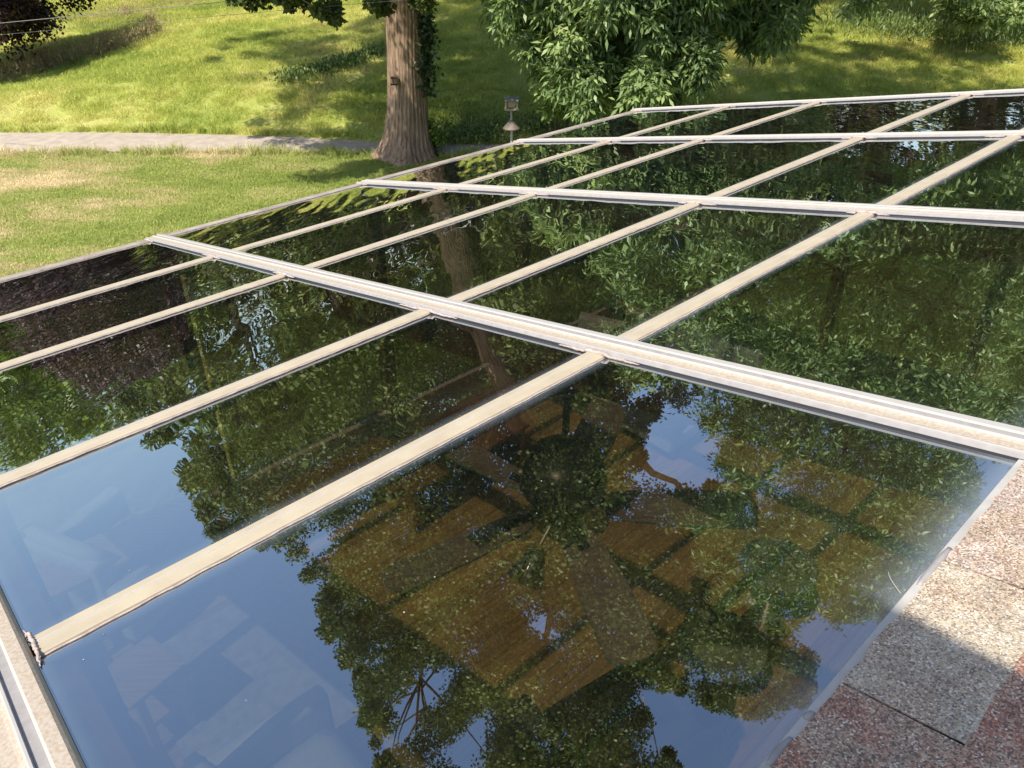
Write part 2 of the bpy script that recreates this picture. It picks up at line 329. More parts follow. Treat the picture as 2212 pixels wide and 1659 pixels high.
#=====================================================================================  SETTING
# ground
xs = np.concatenate([np.linspace(-400, -62, 12), np.arange(-60, 60.1, 1.0), np.linspace(62, 400, 12)]); ys = np.concatenate([np.linspace(-300, -12, 10), np.arange(-10, 90.1, .8), np.linspace(93, 700, 16)])
GX, GY = np.meshgrid(xs, ys); V = np.stack([GX, GY, terrain(GX, GY)], -1).reshape(-1, 3); nx, ny = len(xs), len(ys)
ii = (np.arange(ny - 1)[:, None] * nx + np.arange(nx - 1)[None]).ravel(); F = np.stack([ii, ii + 1, ii + nx + 1, ii + nx], 1)
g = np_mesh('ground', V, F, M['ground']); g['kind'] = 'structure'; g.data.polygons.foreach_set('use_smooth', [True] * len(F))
# path
px_ = np.arange(-60, 40.1, .4); lo = path_near(px_) + .03 * np.sin(px_ * .9) + .02 * np.sin(px_ * 3.1); hi = path_edge(px_) + .03 * np.sin(px_ * 1.3 + 1) + .02 * np.sin(px_ * 4)
rows = [lo + (hi - lo) * t for t in (0, .25, .5, .75, 1)]; V = np.concatenate([np.stack([px_, r, terrain(px_, r) * 0 + GZ + .03 + .02 * math.sin(math.pi * k / 4)], 1) for k, r in enumerate(rows)])
n = len(px_); F = np.concatenate([np.stack([np.arange(n - 1) + k * n, np.arange(n - 1) + 1 + k * n, np.arange(n - 1) + 1 + (k + 1) * n, np.arange(n - 1) + (k + 1) * n], 1) for k in range(4)])
pth = np_mesh('path', V, F, M['asphalt']); pth['kind'] = 'structure'

# ---- grass: tufts scattered by geometry nodes on point sheets
def tuft(name, nb, rad, h, w, lean, material=None):
    n = nb; a = rng.uniform(0, 2 * math.pi, n); r = rad * np.sqrt(rng.random(n)); c = np.stack([r * np.cos(a), r * np.sin(a), np.zeros(n)], 1)
    hh = h * rng.uniform(.5, 1.2, n); th = rng.uniform(0, 2 * math.pi, n); s = np.stack([np.cos(th), np.sin(th), 0 * th], 1) * w * .5
    l = rng.normal(size=(n, 3)) * lean; l[:, 2] = 0; mid = c + l * hh[:, None] * .35 + np.array([0, 0, 1]) * hh[:, None] * .55; tip = c + l * hh[:, None] + np.array([0, 0, 1]) * hh[:, None] * (1 - .25 * np.linalg.norm(l, axis=1, keepdims=True))
    V = np.stack([c - s, c + s, mid + s * .7, mid - s * .7, tip], 1).reshape(-1, 3); k = np.arange(n)[:, None] * 5
    F1 = k + np.array([[0, 1, 2]]); F2 = k + np.array([[0, 2, 3]]); F3 = k + np.array([[3, 2, 4]]); F = np.concatenate([F1, F2, F3]); rr = rng.random(n)
    o = np_mesh(name, V, F, material or M['blade'], np.concatenate([rr, rr, rr])); COL.objects.unlink(o); return o
def scatter(name, P, scale, src, label, cat):
    n = len(P); me = bpy.data.meshes.new(name); me.vertices.add(n); me.vertices.foreach_set('co', np.asarray(P, np.float32).ravel())
    rot = np.stack([rng.normal(0, .1, n), rng.normal(0, .1, n), rng.uniform(0, 6.283, n)], 1).astype(np.float32)
    me.attributes.new('rot', 'FLOAT_VECTOR', 'POINT').data.foreach_set('vector', rot.ravel()); me.attributes.new('sc', 'FLOAT', 'POINT').data.foreach_set('value', np.asarray(scale, np.float32))
    o = bpy.data.objects.new(name, me); COL.objects.link(o)
    nt = bpy.data.node_groups.new(name + '_nodes', 'GeometryNodeTree'); nt.interface.new_socket('Geometry', in_out='INPUT', socket_type='NodeSocketGeometry'); nt.interface.new_socket('Geometry', in_out='OUTPUT', socket_type='NodeSocketGeometry')
    nd = nt.nodes; gi = nd.new('NodeGroupInput'); go = nd.new('NodeGroupOutput'); ip = nd.new('GeometryNodeInstanceOnPoints'); oi = nd.new('GeometryNodeObjectInfo'); oi.inputs[0].default_value = src; oi.inputs['As Instance'].default_value = True
    r = nd.new('GeometryNodeInputNamedAttribute'); r.data_type = 'FLOAT_VECTOR'; r.inputs[0].default_value = 'rot'; sc = nd.new('GeometryNodeInputNamedAttribute'); sc.data_type = 'FLOAT'; sc.inputs[0].default_value = 'sc'
    nt.links.new(gi.outputs[0], ip.inputs['Points']); nt.links.new(oi.outputs['Geometry'], ip.inputs['Instance']); nt.links.new(r.outputs['Attribute'], ip.inputs['Rotation']); nt.links.new(sc.outputs['Attribute'], ip.inputs['Scale']); nt.links.new(ip.outputs[0], go.inputs[0])
    md = o.modifiers.new('scatter', 'NODES'); md.node_group = nt
    return tag(o, label, cat, kind='stuff')
def frustum_pts(n, y0, y1, half=.80, extra=1.5):
    y = np.sqrt(rng.uniform(y0 * y0, y1 * y1, n)); x = rng.uniform(-1, 1, n) * (y * half + extra); return x, y
t_lawn = tuft('lawn_tuft', 170, .22, .042, .006, .7); t_hill = tuft('meadow_tuft', 150, .26, .095, .008, .8); t_edge = tuft('tall_grass_tuft', 40, .14, .22, .012, .45)
# lawn points
x, y = frustum_pts(26000, 4.5, 15.35); k = (y > 5) & ~((x * A[0] + y * A[1] > -.15) & (x * BH[0] + y * BH[1] < 4.95)) & (x < 4)
x, y = x[k], y[k]; k2 = (y < path_near(x) - .08 + .12 * np.sin(x * 2)) ; x, y = x[k2], y[k2]
scatter('lawn_grass', np.stack([x, y, terrain(x, y)], 1), rng.uniform(.7, 1.25, len(x)), t_lawn, 'short mown lawn with dry straw patches in front of the path', 'grass')
x, y = frustum_pts(34000, 15.4, 52); k = y > path_edge(x) + .12 + .1 * np.sin(x * 3); x, y = x[k], y[k]
scatter('hillside_grass', np.stack([x, y, terrain(x, y)], 1), rng.uniform(.7, 1.4, len(x)) * (1 + np.clip(y - 22, 0, 20) * .02), t_hill, 'long sunlit grass covering the hillside behind the path', 'grass')
x = rng.uniform(-14, 6, 900); y = np.where(rng.random(900) < .62, path_near(x) - .1 + rng.normal(0, .07, 900), path_edge(x) + .12 + abs(rng.normal(0, .12, 900))); k = rng.random(900) < .4 + .6 * np.abs(np.sin(x * .8 + 1.2)); x, y = x[k], y[k]
scatter('path_edge_grass', np.stack([x, y, terrain(x, y)], 1), rng.uniform(.4, 1.1, len(x)), t_edge, 'tufts of longer grass fringing both edges of the asphalt path', 'grass')

# ---- leafy things
def limb_mb(mb, p0, p1, r0, r1, bend=.12, n=7, seg=8):
    p0 = np.array(p0, float); p1 = np.array(p1, float); L = np.linalg.norm(p1 - p0); o1 = rng.normal(size=3) * L * bend; pts = []
    for i in range(n): t = i / (n - 1); pts.append(p0 + (p1 - p0) * t + o1 * math.sin(math.pi * t) + rng.normal(size=3) * L * .012)
    mb.tube(pts, [r0 + (r1 - r0) * i / (n - 1) for i in range(n)], seg); return pts

def blobtree(name, base, top, rx, label, cat, leafm, barkm, nclump, per, leaf, crown0=.25, lean=(0, 0), group=None, shape=1.0, trunk_r=None, lw=.6):
    base = np.array(base, float); Ht = top - base[2]; root = thing(name, base, label, cat, group)
    tr = trunk_r or .022 * Ht + .05; mb = MB(); topp = base + np.array([lean[0], lean[1], Ht * .9])
    pts = [base + np.array([0, 0, -.2]) + (topp - base) * t + np.array([math.sin(t * 5 + base[0]), math.cos(t * 4 + base[1]), 0]) * .012 * Ht * t for t in np.linspace(0, 1, 9)]
    mb.tube(pts, [tr * (1 - .85 * t) * (1.35 if t == 0 else 1) for t in np.linspace(0, 1, 9)], 10)
    cc = []
    z = crown0 + (1 - crown0) * rng.random(nclump); prof = np.sqrt(np.clip(1 - ((z - crown0 - (1 - crown0) * .42) / ((1 - crown0) * .60)) ** 2, .04, 1)) ** shape
    a = rng.uniform(0, 2 * math.pi, nclump); rr = rx * prof * np.sqrt(rng.uniform(.25, 1, nclump)) * (1 + .18 * np.sin(3 * a + base[0]) + .1 * np.sin(7 * z))
    C = base + np.stack([rr * np.cos(a) + lean[0] * z, rr * np.sin(a) + lean[1] * z, z * Ht * .97], 1)
    for c in C[:min(26, nclump)]:
        zz = max(.15, (c[2] - base[2]) / Ht - .22); limb_mb(mb, base + (topp - base) * zz, c, tr * .34 * (1 - zz * .6), .02, n=5, seg=5)
    mb.obj('trunk', barkm, root, smooth=True)
    Pn, i = clustered(C, rx * .24 * rng.uniform(.7, 1.3, nclump), per)
    V, F = leaves(Pn, leaf, leaf * lw, droop=.4)
    tone = np.clip(rng.normal(.45, .22, len(Pn)) + rng.normal(0, .12, nclump)[i], 0, 1)
    np_mesh('crown', V, F, leafm, tone, root); return root

# big tree behind the eave: round leaves, crown high over the lawn
TB = np.array([-1.99, 14.75, GZ])
big = thing('shade_tree', TB, 'huge old tree with furrowed brown trunk and flared base beside the path', 'tree')
mb = MB(); zs = np.concatenate([np.linspace(-.25, 1.2, 26), np.linspace(1.25, 7.0, 60)])
def rad_t(z): return .32 + .04 * math.exp(-max(z, 0) / 1.5) + .17 * math.exp(-max(z + .02, 0) / .22) + .07 * math.exp(-max(z, 0) / .6) - .008 * z
lob = [(0.4, .9), (1.9, 1.3), (3.0, .8), (4.2, 1.35), (5.4, 1.0)]
def trunk_r(t, a, p):
    z = p[2] - GZ; fl = math.exp(-max(z, 0) / .42)
    s = 1 + fl * .26 * sum(w * math.exp(-((a - c + math.pi) % (2 * math.pi) - math.pi) ** 2 / .10) for c, w in lob) - fl * .08
    rid = abs(math.sin(a * 17 + 1.2 * math.sin(z * 1.3) + .5 * math.sin(z * 4.1 + a * 3))) * .055 + abs(math.sin(a * 31 + 2.1 * math.sin(z * .9 + 2) + z * .6)) * .028
    return s + rid
pts = [TB + np.array([.042 * z + .03 * math.sin(z), .02 * math.sin(z * 1.7), z]) for z in zs]
mb.tube(pts, [rad_t(z) for z in zs], 150, rfn=trunk_r)
mb.obj('trunk', M['bark'], big, smooth=True)
fork = pts[-1]
# crown outline as the mirror in the glass shows it, at the tree's real distance
P_BIG = [(400, 940), (400, 1040), (455, 1165), (560, 1180), (610, 1205), (690, 1275), (700, 1370), (760, 1450), (790, 1560), (815, 1700), (860, 2000), (1000, 2300), (1250, 2350), (1380, 2100), (1440, 1800), (1470, 1680), (1420, 1560), (1365, 1500), (1440, 1480), (1520, 1530), (1650, 1560), (1765, 1500), (1755, 1430), (1700, 1360), (1560, 1290), (1600, 1150), (1600, 1060), (1430, 1035), (1385, 975), (1400, 925), (1440, 870), (1420, 790), (1330, 700), (1290, 560), (1180, 470), (1000, 500), (840, 600), (640, 720), (560, 830), (500, 870), (490, 900)]
HOLES = [((1470, 975), 62), ((520, 905), 14), ((1000, 1625), 26), ((1180, 1360), 12), ((930, 1480), 16), ((1400, 825), 12), ((700, 1165), 12), ((1440, 1590), 20), ((880, 1560), 14), ((1040, 1560), 12)]
def mirrored_clumps(P, n, cen, rad, rc, holes=HOLES, tmin=6, tmax=26):
    X0, X1 = min(p[0] for p in P), max(p[0] for p in P); Y0, Y1 = min(p[1] for p in P), max(p[1] for p in P); C = []; Rr = []; tries = 0
    while len(C) < n and tries < 400000:
        tries += 1; x = random.uniform(X0, X1); y = random.uniform(Y0, Y1)
        if not in_poly(x, y, P): continue
        g0, d = mirror(x, y); p = g0 + d * random.uniform(tmin, tmax); q = (p - cen) / rad
        if q @ q > 1: continue
        t = np.linalg.norm(p - g0); r = random.uniform(*rc); rpx = r / t * FPX * .85
        e = edge_dist(x, y, P)
        if e < rpx: r *= max(e / rpx, .45); rpx = r / t * FPX
        if any(math.hypot(x - h[0][0], y - h[0][1]) < h[1] + rpx for h in holes): continue
        C.append(p); Rr.append(r)
    return np.array(C), np.array(Rr)
C, Rr = mirrored_clumps(P_BIG, 1750, np.array([-2.8, 15.4, 5.4]), np.array([9.6, 5.8, 11.6]), (.30, .64), tmin=7, tmax=23)
# gaps: the trunk shows below the crown, and sun slips through to its front
_sv = np.array(sv)
def near_sunray(c, r):
    for zz in (-3.6, -2.6, -1.6):
        o = np.array([TB[0], TB[1] - .3, zz]); v = c - o; t = max(v @ _sv, 0)
        if np.linalg.norm(v - t * _sv) < r: return True
    return False
keep = np.array([not (abs(c[0] - TB[0] - .2) < .75 and c[2] < 3.2 and c[1] < 15.2) and not (near_sunray(c, .6) and random.random() < .6) for c in C]); C, Rr = C[keep], Rr[keep]
mbl = MB()
order = np.argsort(C[:, 2]); nodes = [(fork, .24)]
mains = []
for tgt, r in (((-6.5, 15.5, 5.5), .15), ((-3.6, 15.5, 10.0), .19), ((-1.0, 14.0, 8.5), .17), ((1.6, 15.0, 6.0), .15), ((-3.4, 12.5, 5.5), .14), ((-8.0, 14.0, 3.2), .11), ((-2.3, 18.0, 6.5), .12), ((1.8, 15.0, 9.0), .10), ((-5.6, 14.6, 9.0), .10)):
    mains.append(limb_mb(mbl, fork - np.array([0, 0, .25]), tgt, r, .03, n=10, seg=10, bend=.07))
NP_ = np.array([p for m_ in mains for p in m_[1:]])
for c in C[rng.choice(len(C), 420, replace=False)]:
    d = np.linalg.norm(NP_ - c, axis=1) + np.where(NP_[:, 2] > c[2] + .5, 2, 0); k = int(np.argmin(d))
    if d[k] < 2.6: limb_mb(mbl, NP_[k], c, .03, .007, n=5, seg=5, bend=.06)
# boughs that droop into the top of the view
low_c, low_r = [], []
for (x0, x1, y0, y1, n_) in ((505, 600, -70, 8, 12), (600, 735, -80, 22, 20), (690, 728, 5, 44, 6), (800, 832, -60, 22, 6), (895, 925, -60, 10, 4)):
    for _ in range(n_):
        x = random.uniform(x0, x1); y = random.uniform(y0, y1); p = ray(x, y); p = p * (random.uniform(11.6, 13.0) / p[1]); low_c.append(p); low_r.append(random.uniform(.09, .17))
limb_mb(mbl, fork - np.array([0, 0, 1.2]), (-4.0, 12.6, -.75), .07, .02, n=8); 
for c in low_c[::3]: limb_mb(mbl, (-3.2, 12.6, -.35), c, .016, .005, n=5, seg=5)
mbl.obj('branch', M['bark'], big, smooth=True)
Pn, i = clustered(C, Rr, 375); Pl, j = clustered(low_c, low_r, 95)
tone = np.concatenate([np.clip(rng.normal(.45, .2, len(Pn)) + rng.normal(0, .13, len(C))[i], 0, 1), rng.uniform(.1, .7, len(Pl))])
Pa = np.concatenate([Pn, Pl]); V, F = leaves(Pa, np.where(np.arange(len(Pa)) < len(Pn), .066, .085), np.where(np.arange(len(Pa)) < len(Pn), .060, .075), droop=.35, lift=.1)
np_mesh('crown', V, F, M['leaf_tulip'], tone, big)
# shoots at the foot of the trunk
def plant(name, px, py, hgt, rad, n, leaf, leafm, label, cat, stems=6, group=None, lw=.55):
    b = tp(px, py); root = thing(name, b, label, cat, group); mb = MB(); C = []
    for k in range(stems):
        a = random.uniform(0, 6.28); e = b + np.array([math.cos(a) * rad * .7, math.sin(a) * rad * .7, hgt * random.uniform(.6, 1)]); limb_mb(mb, b - np.array([0, 0, .05]), e, .008, .003, n=5, seg=5); C += [b + (e - b) * t for t in (.45, .7, .9, 1.0)]
    mb.obj('stem', M['bark_dark'], root); P_, _ = clustered(C, np.full(len(C), rad * .32), n // len(C) + 1)
    P_[:, 2] = np.maximum(P_[:, 2], b[2] + .01); V, F = leaves(P_, leaf, leaf * lw); np_mesh('foliage', V, F, leafm, rng.random(len(P_)), root); return root
plant('seedling_bush', 952, 338, .75, .30, 900, .055, M['leaf_light'], 'small bright green bush at the right foot of the big trunk', 'bush')
# ivy on the right flank of the trunk
iv = thing('ivy_vine', TB + np.array([.36, -.05, 1.6]), 'ivy climbing the right side of the big tree trunk', 'ivy'); Ci = []
for k in range(2600):
    z = random.uniform(1.15, 5.2); wv = .55 + .45 * math.sin(z * 2.3 + .5) if z > 2.5 else .8; a = random.gauss(-.12, .28 + .1 * wv)
    if z < 1.5 and random.random() < .5: continue
    r = rad_t(z) * 1.05 + abs(random.gauss(0, .07 + .035 * wv)); Ci.append((TB[0] + .042 * z + r * math.cos(a), TB[1] + r * math.sin(a), GZ + z))
Ci = np.array(Ci); Dv = rng.normal(size=Ci.shape) * .5 + np.array([.3, -.5, -.7]); V, F = leaves(Ci, .085, .08, D=Dv); np_mesh('foliage', V, F, M['leaf_ivy'], rng.random(len(Ci)), iv)
mb = MB()
for a0 in (-.3, -.1, .15): mb.tube([TB + np.array([.042 * z + rad_t(z) * 1.04 * math.cos(a0 + .1 * math.sin(z * 2)), rad_t(z) * 1.04 * math.sin(a0 + .1 * math.sin(z * 2)), z]) for z in np.linspace(.0, 5, 26)], [.018 - .002 * k / 26 for k in range(26)], 6)
mb.obj('vine_stem', M['bark_dark'], iv, smooth=True)

# ash tree: drooping compound leaves
ash = thing('ash_tree', (2.7, 14.1, float(terrain(2.7, 14.1))), 'broad ash tree with drooping narrow bright leaves right of the bird feeder', 'tree')
P_ASHV = [(1060, -260), (1062, 10), (1078, 55), (1128, 80), (1150, 140), (1178, 190), (1208, 228), (1240, 250), (1290, 240), (1380, 225), (1460, 222), (1500, 185), (1555, 165), (1545, 120), (1528, 70), (1600, 100), (1650, 112), (1700, 80), (1745, 60), (1760, 5), (1800, -260)]
P_ASH = [(1300, 480), (1290, 640), (1300, 740), (1360, 820), (1390, 920), (1480, 905), (1550, 935), (1565, 1000), (1530, 1060), (1500, 1200), (1540, 1290), (1690, 1340), (1800, 1335), (1890, 1335), (1960, 1290), (2040, 1190), (2100, 1100), (2115, 1030), (2095, 975), (2150, 900), (2400, 830), (2500, 480), (2400, 330), (1800, 340), (1450, 400)]
Cv, Rv = [], []
while len(Cv) < 290:
    x = random.uniform(1050, 1800); y = random.uniform(-130, 270)
    if not in_poly(x, y, P_ASHV) or edge_dist(x, y, P_ASHV) < 16: continue
    if math.hypot(x - 1572, y - 88) < 42 or math.hypot((x - 1640) , y - 30) < 16: continue
    d = ray(x, y); bulge = 1 - abs(x - 1400) / 450; p = d * (random.uniform(10.2 - 1.0 * bulge, 12.6) / d[1])
    if p @ A < 6.3 and (p @ BH) < 5.0 and p[2] < roofz(p @ BH) + .3: continue
    Cv.append(p); Rv.append(random.uniform(.10, .26) * min(1, edge_dist(x, y, P_ASHV) / 40 + .3))
Cm, Rm = mirrored_clumps(P_ASH, 900, np.array([4.7, 11.6, 3.8]), np.array([5.9, 4.4, 8.8]), (.26, .55), tmin=5.5, tmax=20)
mb = MB(); ab = np.array(ash['_o']); mb.tube([ab + np.array([.02 * z, .03 * z + .05 * math.sin(z), z]) for z in np.linspace(-.2, 7.5, 16)], [.30 - .02 * k / 1.6 + (.1 if k == 0 else 0) for k in range(16)], 20)
af = ab + np.array([.15, .22, 6.5]); mains = [limb_mb(mb, ab + np.array([0, 0, z0]), t_, r_, .03, n=10, seg=9) for z0, t_, r_ in ((3.2, (2.2, 11.6, -.2), .13), (3.0, (3.6, 10.8, -.6), .11), (5, (3.5, 10.5, 4.5), .13), (6.5, (5.0, 12.0, 8.5), .15), (5.5, (7.2, 11.8, 5.0), .12), (4.2, (7.0, 10.2, 2.0), .1), (4.4, (4.4, 9.4, 1.2), .09), (6.6, (3.4, 13.0, 8.0), .1))]
NP_ = np.array([p for m_ in mains for p in m_[1:]]); allc = np.concatenate([np.array(Cv), Cm])
for c in allc[rng.choice(len(allc), 260, replace=False)]: dd = np.linalg.norm(NP_ - c, axis=1); k = int(np.argmin(dd)); (limb_mb(mb, NP_[k], c, .02, .005, n=5, seg=5, bend=.06) if dd[k] < 2.2 else None)
mb.obj('trunk', M['bark_dark'], ash, smooth=True)
def compound(C, Rr, per, L, wd):
    P0, i = clustered(C, Rr, per); n = len(P0); D = rng.normal(size=(n, 3)) * .75 + np.array([0, -.35, -.35]); D = unit(D); S = unit(np.cross(D, rng.normal(size=(n, 3)) * .5 + np.array([0, 0, 1.])))
    Vs = []; tn = []; tone = np.clip(rng.normal(.45, .2, n) + rng.normal(0, .1, len(C))[i], 0, 1)
    for t, sgn in ((.25, 1), (.25, -1), (.6, 1), (.6, -1), (1.0, 0)):
        V_, F_ = leaves(P0 + D * (t * L * 1.5), np.full(n, L), np.full(n, wd), D=D * (.55 if sgn else 1) + S * sgn * .8 + np.array([0, 0, -.35]) + rng.normal(size=(n, 3)) * .1, lift=.07); Vs.append(V_); tn.append(tone)
    V = np.concatenate(Vs); return V, np.arange(len(V)).reshape(-1, 4), np.concatenate(tn)
V1, F1, t1 = compound(Cv, Rv, 72, .12, .037); V2, F2, t2 = compound(Cm, Rm, 58, .085, .028)
np_mesh('crown', np.concatenate([V1, V2]), np.concatenate([F1, F2 + len(V1)]), M['leaf_ash'], np.concatenate([t1, np.clip(t2 * .75, 0, 1)]), ash)
# brighter shoot hanging at the lower left of it
sh = thing('sapling', tp(1215, 262), 'young yellow-green sapling under the lower left of the ash leaves', 'tree'); 
cc = [ray(1212 + random.uniform(-32, 40), 226 + random.uniform(-26, 24)) for _ in range(14)]; cc = [q * (11.3 / q[1]) for q in cc]; so = np.array([.75, 11.5, GZ]); sh.location = tuple(so); sh['_o'] = [float(v) for v in so]; mb = MB()
for q in cc: limb_mb(mb, (so[0], so[1], so[2]), q, .012, .004, n=6, seg=5, bend=.03)
mb.obj('stem', M['bark_dark'], sh); V, F, t_ = compound(cc, np.full(14, .12), 12, .09, .035); np_mesh('foliage', V, F, M['leaf_light'], t_, sh)

# copper beech at the far left
cb = tp(4, 165); _q = ray(60, 122); _zc = cb[1] * _q[2] / _q[1]; blobtree('copper_beech', cb, .7, 2.35, 'dark purple-leaved tree at the left edge of the hillside', 'tree', M['leaf_beech'], M['bark_dark'], 150, 420, .12, crown0=max(.2, (_zc - cb[2]) / (.7 - cb[2]) + .05), lean=(.2, -.2), trunk_r=.13)
# tree at the top right whose trunk base stands in shade
rb = tp(2130, 62); rt = blobtree('oak_tree', rb, 8.5, 5.0, 'shaded hillside tree at the upper right with a pale bough hanging before its trunk', 'tree', M['leaf_ash'], M['bark_dark'], 150, 330, .16, crown0=.46, trunk_r=.32, lean=(-2.6, -1.5))
cc, rr_ = [], []
for (x0, x1, y0, y1, n_) in ((2045, 2230, -60, 36, 26), (1840, 1900, -60, 14, 7), (1935, 1990, -60, 4, 4)):
    for _ in range(n_): q = ray(random.uniform(x0, x1), random.uniform(y0, y1)); cc.append(q * (random.uniform(19, 21) / q[1])); rr_.append(random.uniform(.15, .32))
V, F, t_ = compound(cc, rr_, 40, .16, .06); np_mesh('bough', V, F, M['leaf_ash'], np.clip(t_ + .2, 0, 1), rt)
# woods beyond the crest and behind the hill, each tree its own
spots = [(-50, 58, 9, 'w', 0), (-45, 50, 8.5, 'w', 1), (-41, 60, 9, 'w', 2), (-37.5, 52, 8.5, 'l', 0), (-34, 62, 10, 'w', 0), (-31, 55, 9.5, 'w', 1), (-27.5, 60, 10.5, 'l', 1), (-24, 50, 11, 'w', 2), (-20.5, 58, 13.5, 'w', 0), (-17, 48, 12, 'w', 1), (-13, 55, 14, 'l', 2), (-9.5, 47, 12.5, 'w', 0), (-6, 56, 15, 'w', 1), (-2, 48, 13, 'w', 2), (2, 55, 15, 'w', 1), (6, 46, 13, 'l', 0), (10, 52, 15, 'w', 0), (14, 44, 13, 'w', 2), (18, 50, 15, 'w', 1), (22, 43, 14, 'w', 0), (26.5, 48, 15, 'w', 2), (31, 42, 13, 'w', 1), (36, 46, 15, 'w', 0), (42, 44, 14, 'w', 2)]
els = [4, 4.5, 5, 6, 6.5, 8, 9.5, 11, 13, 13, 14, 14, 15, 15, 15, 15, 16, 16, 17, 18, 19, 19, 19, 18]
names = [('rounded leafy tree', 'maple_tree', .75, .6), ('tall narrow leafy tree', 'poplar_tree', .5, .8), ('spreading leafy tree with a wide crown', 'woodland_tree', .9, .5)]
where = ['far left of the wood line', 'among the first trees on the left of the wood', 'left of the wood behind the copper beech', 'lighter green one behind the copper beech', 'on the crest right of the copper beech', 'second right of the copper beech on the crest', 'paler green one on the left crest', 'on the left crest near the low sky gap', 'left of the big trunk on the crest', 'shorter one left of the big trunk', 'pale one just left of the big trunk', 'right behind the big trunk', 'tallest right of the big trunk', 'above the bird feeder', 'between feeder and ash tree', 'pale one behind the ash leaves', 'tall one behind the ash leaves', 'lower one behind the ash tree', 'right of the ash tree on the crest', 'above the shaded slope at right', 'wide one over the shaded slope at right', 'lower one right of the oak', 'tall one near the right end of the wood', 'last one at the right end of the wood']
for (az, dist, ht, kd, sh_), wh, el_ in zip(spots, where, els):
    dist = 33 + (dist - 42) * .75; x, y = dist * math.sin(R(az)), dist * math.cos(R(az)); zb = float(terrain(x, y)); nm = names[sh_]; ht = dist * math.tan(R(el_)) - zb
    blobtree(nm[1], (x, y, zb), zb + ht, max(ht * .36, 3.0) * nm[2] / .7, nm[0] + ', ' + wh, 'tree', M['leaf_wood'] if kd == 'w' else M['leaf_light'], M['bark_dark'], 110, 88, .30, crown0=.03, group='trees of the wood on the crest', shape=nm[3])
# weeds
def weed_line(name, pts, n, h, m_, label, cat, spread=.5, leaf=.10, lw=.2):
    P = np.array([tp(*p) for p in pts]); t = rng.uniform(0, len(P) - 1, n); k = np.minimum(t.astype(int), len(P) - 2); f = (t - k)[:, None]
    base = P[k] * (1 - f) + P[k + 1] * f + rng.normal(0, spread, (n, 3)) * np.array([1, 1, 0]) * np.abs(np.sin(t * 2.3 + .6))[:, None]; base[:, 2] = terrain(base[:, 0], base[:, 1])
    C = base + np.array([0, 0, 1]) * (h * rng.random((n, 1))); V, F = leaves(C, leaf, leaf * lw, D=rng.normal(size=(n, 3)) * .5 + np.array([0, 0, 1.0])); o = np_mesh(name, V, F, m_, rng.random(n)); return tag(o, label, cat, kind='stuff')
weed_line('weed_patch', [(625, 178), (700, 160), (760, 140), (835, 112)], 3200, .18, M['leaf_weed'], 'line of dark broad-leaved weeds across the hillside left of the big trunk', 'weeds', .3, .09, .5)
weed_line('dry_weeds', [(0, 182), (90, 150), (180, 128), (290, 98), (340, 60)], 8000, .42, M['leaf_tan'], 'band of tall dry tan weeds below the purple tree', 'weeds', .5, .13, .1)
weed_line('dry_grass_patch', [(150, 60), (260, 40), (380, 14), (450, -5)], 5000, .3, M['leaf_tan'], 'reddish dry grass patch near the top left of the hill', 'weeds', 1.0, .12, .08)
weed_line('shade_weeds', [(1850, 60), (1960, 75), (2080, 90), (2210, 84)], 9000, .40, M['leaf_weed'], 'rank weeds at the edge of the shaded slope at upper right', 'weeds', .8, .14, .2)
weed_line('bank_weeds', [(930, 306), (1020, 306), (1100, 296), (1230, 275), (1350, 240)], 6500, .24, M['leaf_weed'], 'leafy weeds along the bank behind the path and feeder', 'weeds', .35, .07, .5)

# small wooden box on the trunk
bx = thing('nest_box', TB + np.array([-.08, -.40, 1.42]), 'tiny wooden box fixed to the front of the big trunk', 'nest box'); o_ = np.array(bx['_o'])
F3 = lambda u, v, w: o_ + np.array([u, v, w])
mb = MB(); mb.prism(F3, (-.045, .045), (-.05, .06), (0, .09)); mb.obj('box', M['bark'], bx, bevel=.004)
mb = MB(); mb.prism(F3, (-.06, .06), (-.08, .06), (.092, .105)); mb.obj('roof', M['bark_dark'], bx)
mb = MB(); mb.prism(F3, (-.07, .06), (-.09, .0), (-.014, -.002)); mb.obj('ledge', M['bark_dark'], bx)
# bird feeder
fp = tp(1105, 398); fp[2] = float(terrain(fp[0], fp[1])); d = ray(1105, 235); ztop = fp[1] * d[2] / d[1]; sc = fp[1] / FPX / _cp * .93
fd = thing('bird_feeder', fp, 'wooden bird feeder with grey roof on a pole with a squirrel baffle', 'bird feeder')
mb = MB(); mb.tube([fp, fp + Z * (ztop - fp[2])], [.018, .018], 10); mb.obj('pole', M['flash'], fd, smooth=True)
fw = 10.5 * sc; F4 = lambda u, v, w: np.array([fp[0] + u, fp[1] + v, ztop + w])
wood = simple('feeder_wood', (.52, .44, .31), .8, noise=.3, scale=12)
mb = MB(); mb.prism(F4, (-fw * 1.25, fw * 1.25), (-.12, .12), (0, .018)); mb.obj('tray', wood, fd)
for s_ in (-1, 1):
    mb = MB(); mb.prism(F4, (s_ * fw - .012, s_ * fw + .012), (-.085, .085), (.018, .155)); mb.obj('end_panel', wood, fd)
mb = MB(); mb.prism(F4, (-fw * .72, fw * .72), (-.05, .05), (.022, .15)); mb.obj('seed_hopper', wood, fd)
mb = MB(); mb.prism(F4, (-fw * .95, fw * .95), (-.10, .10), (.0182, .028)); mb.obj('seed', simple('seed_mix', (.42, .36, .22), .9, noise=.5, scale=80), fd)
mb = MB(); w_ = fw * 1.3
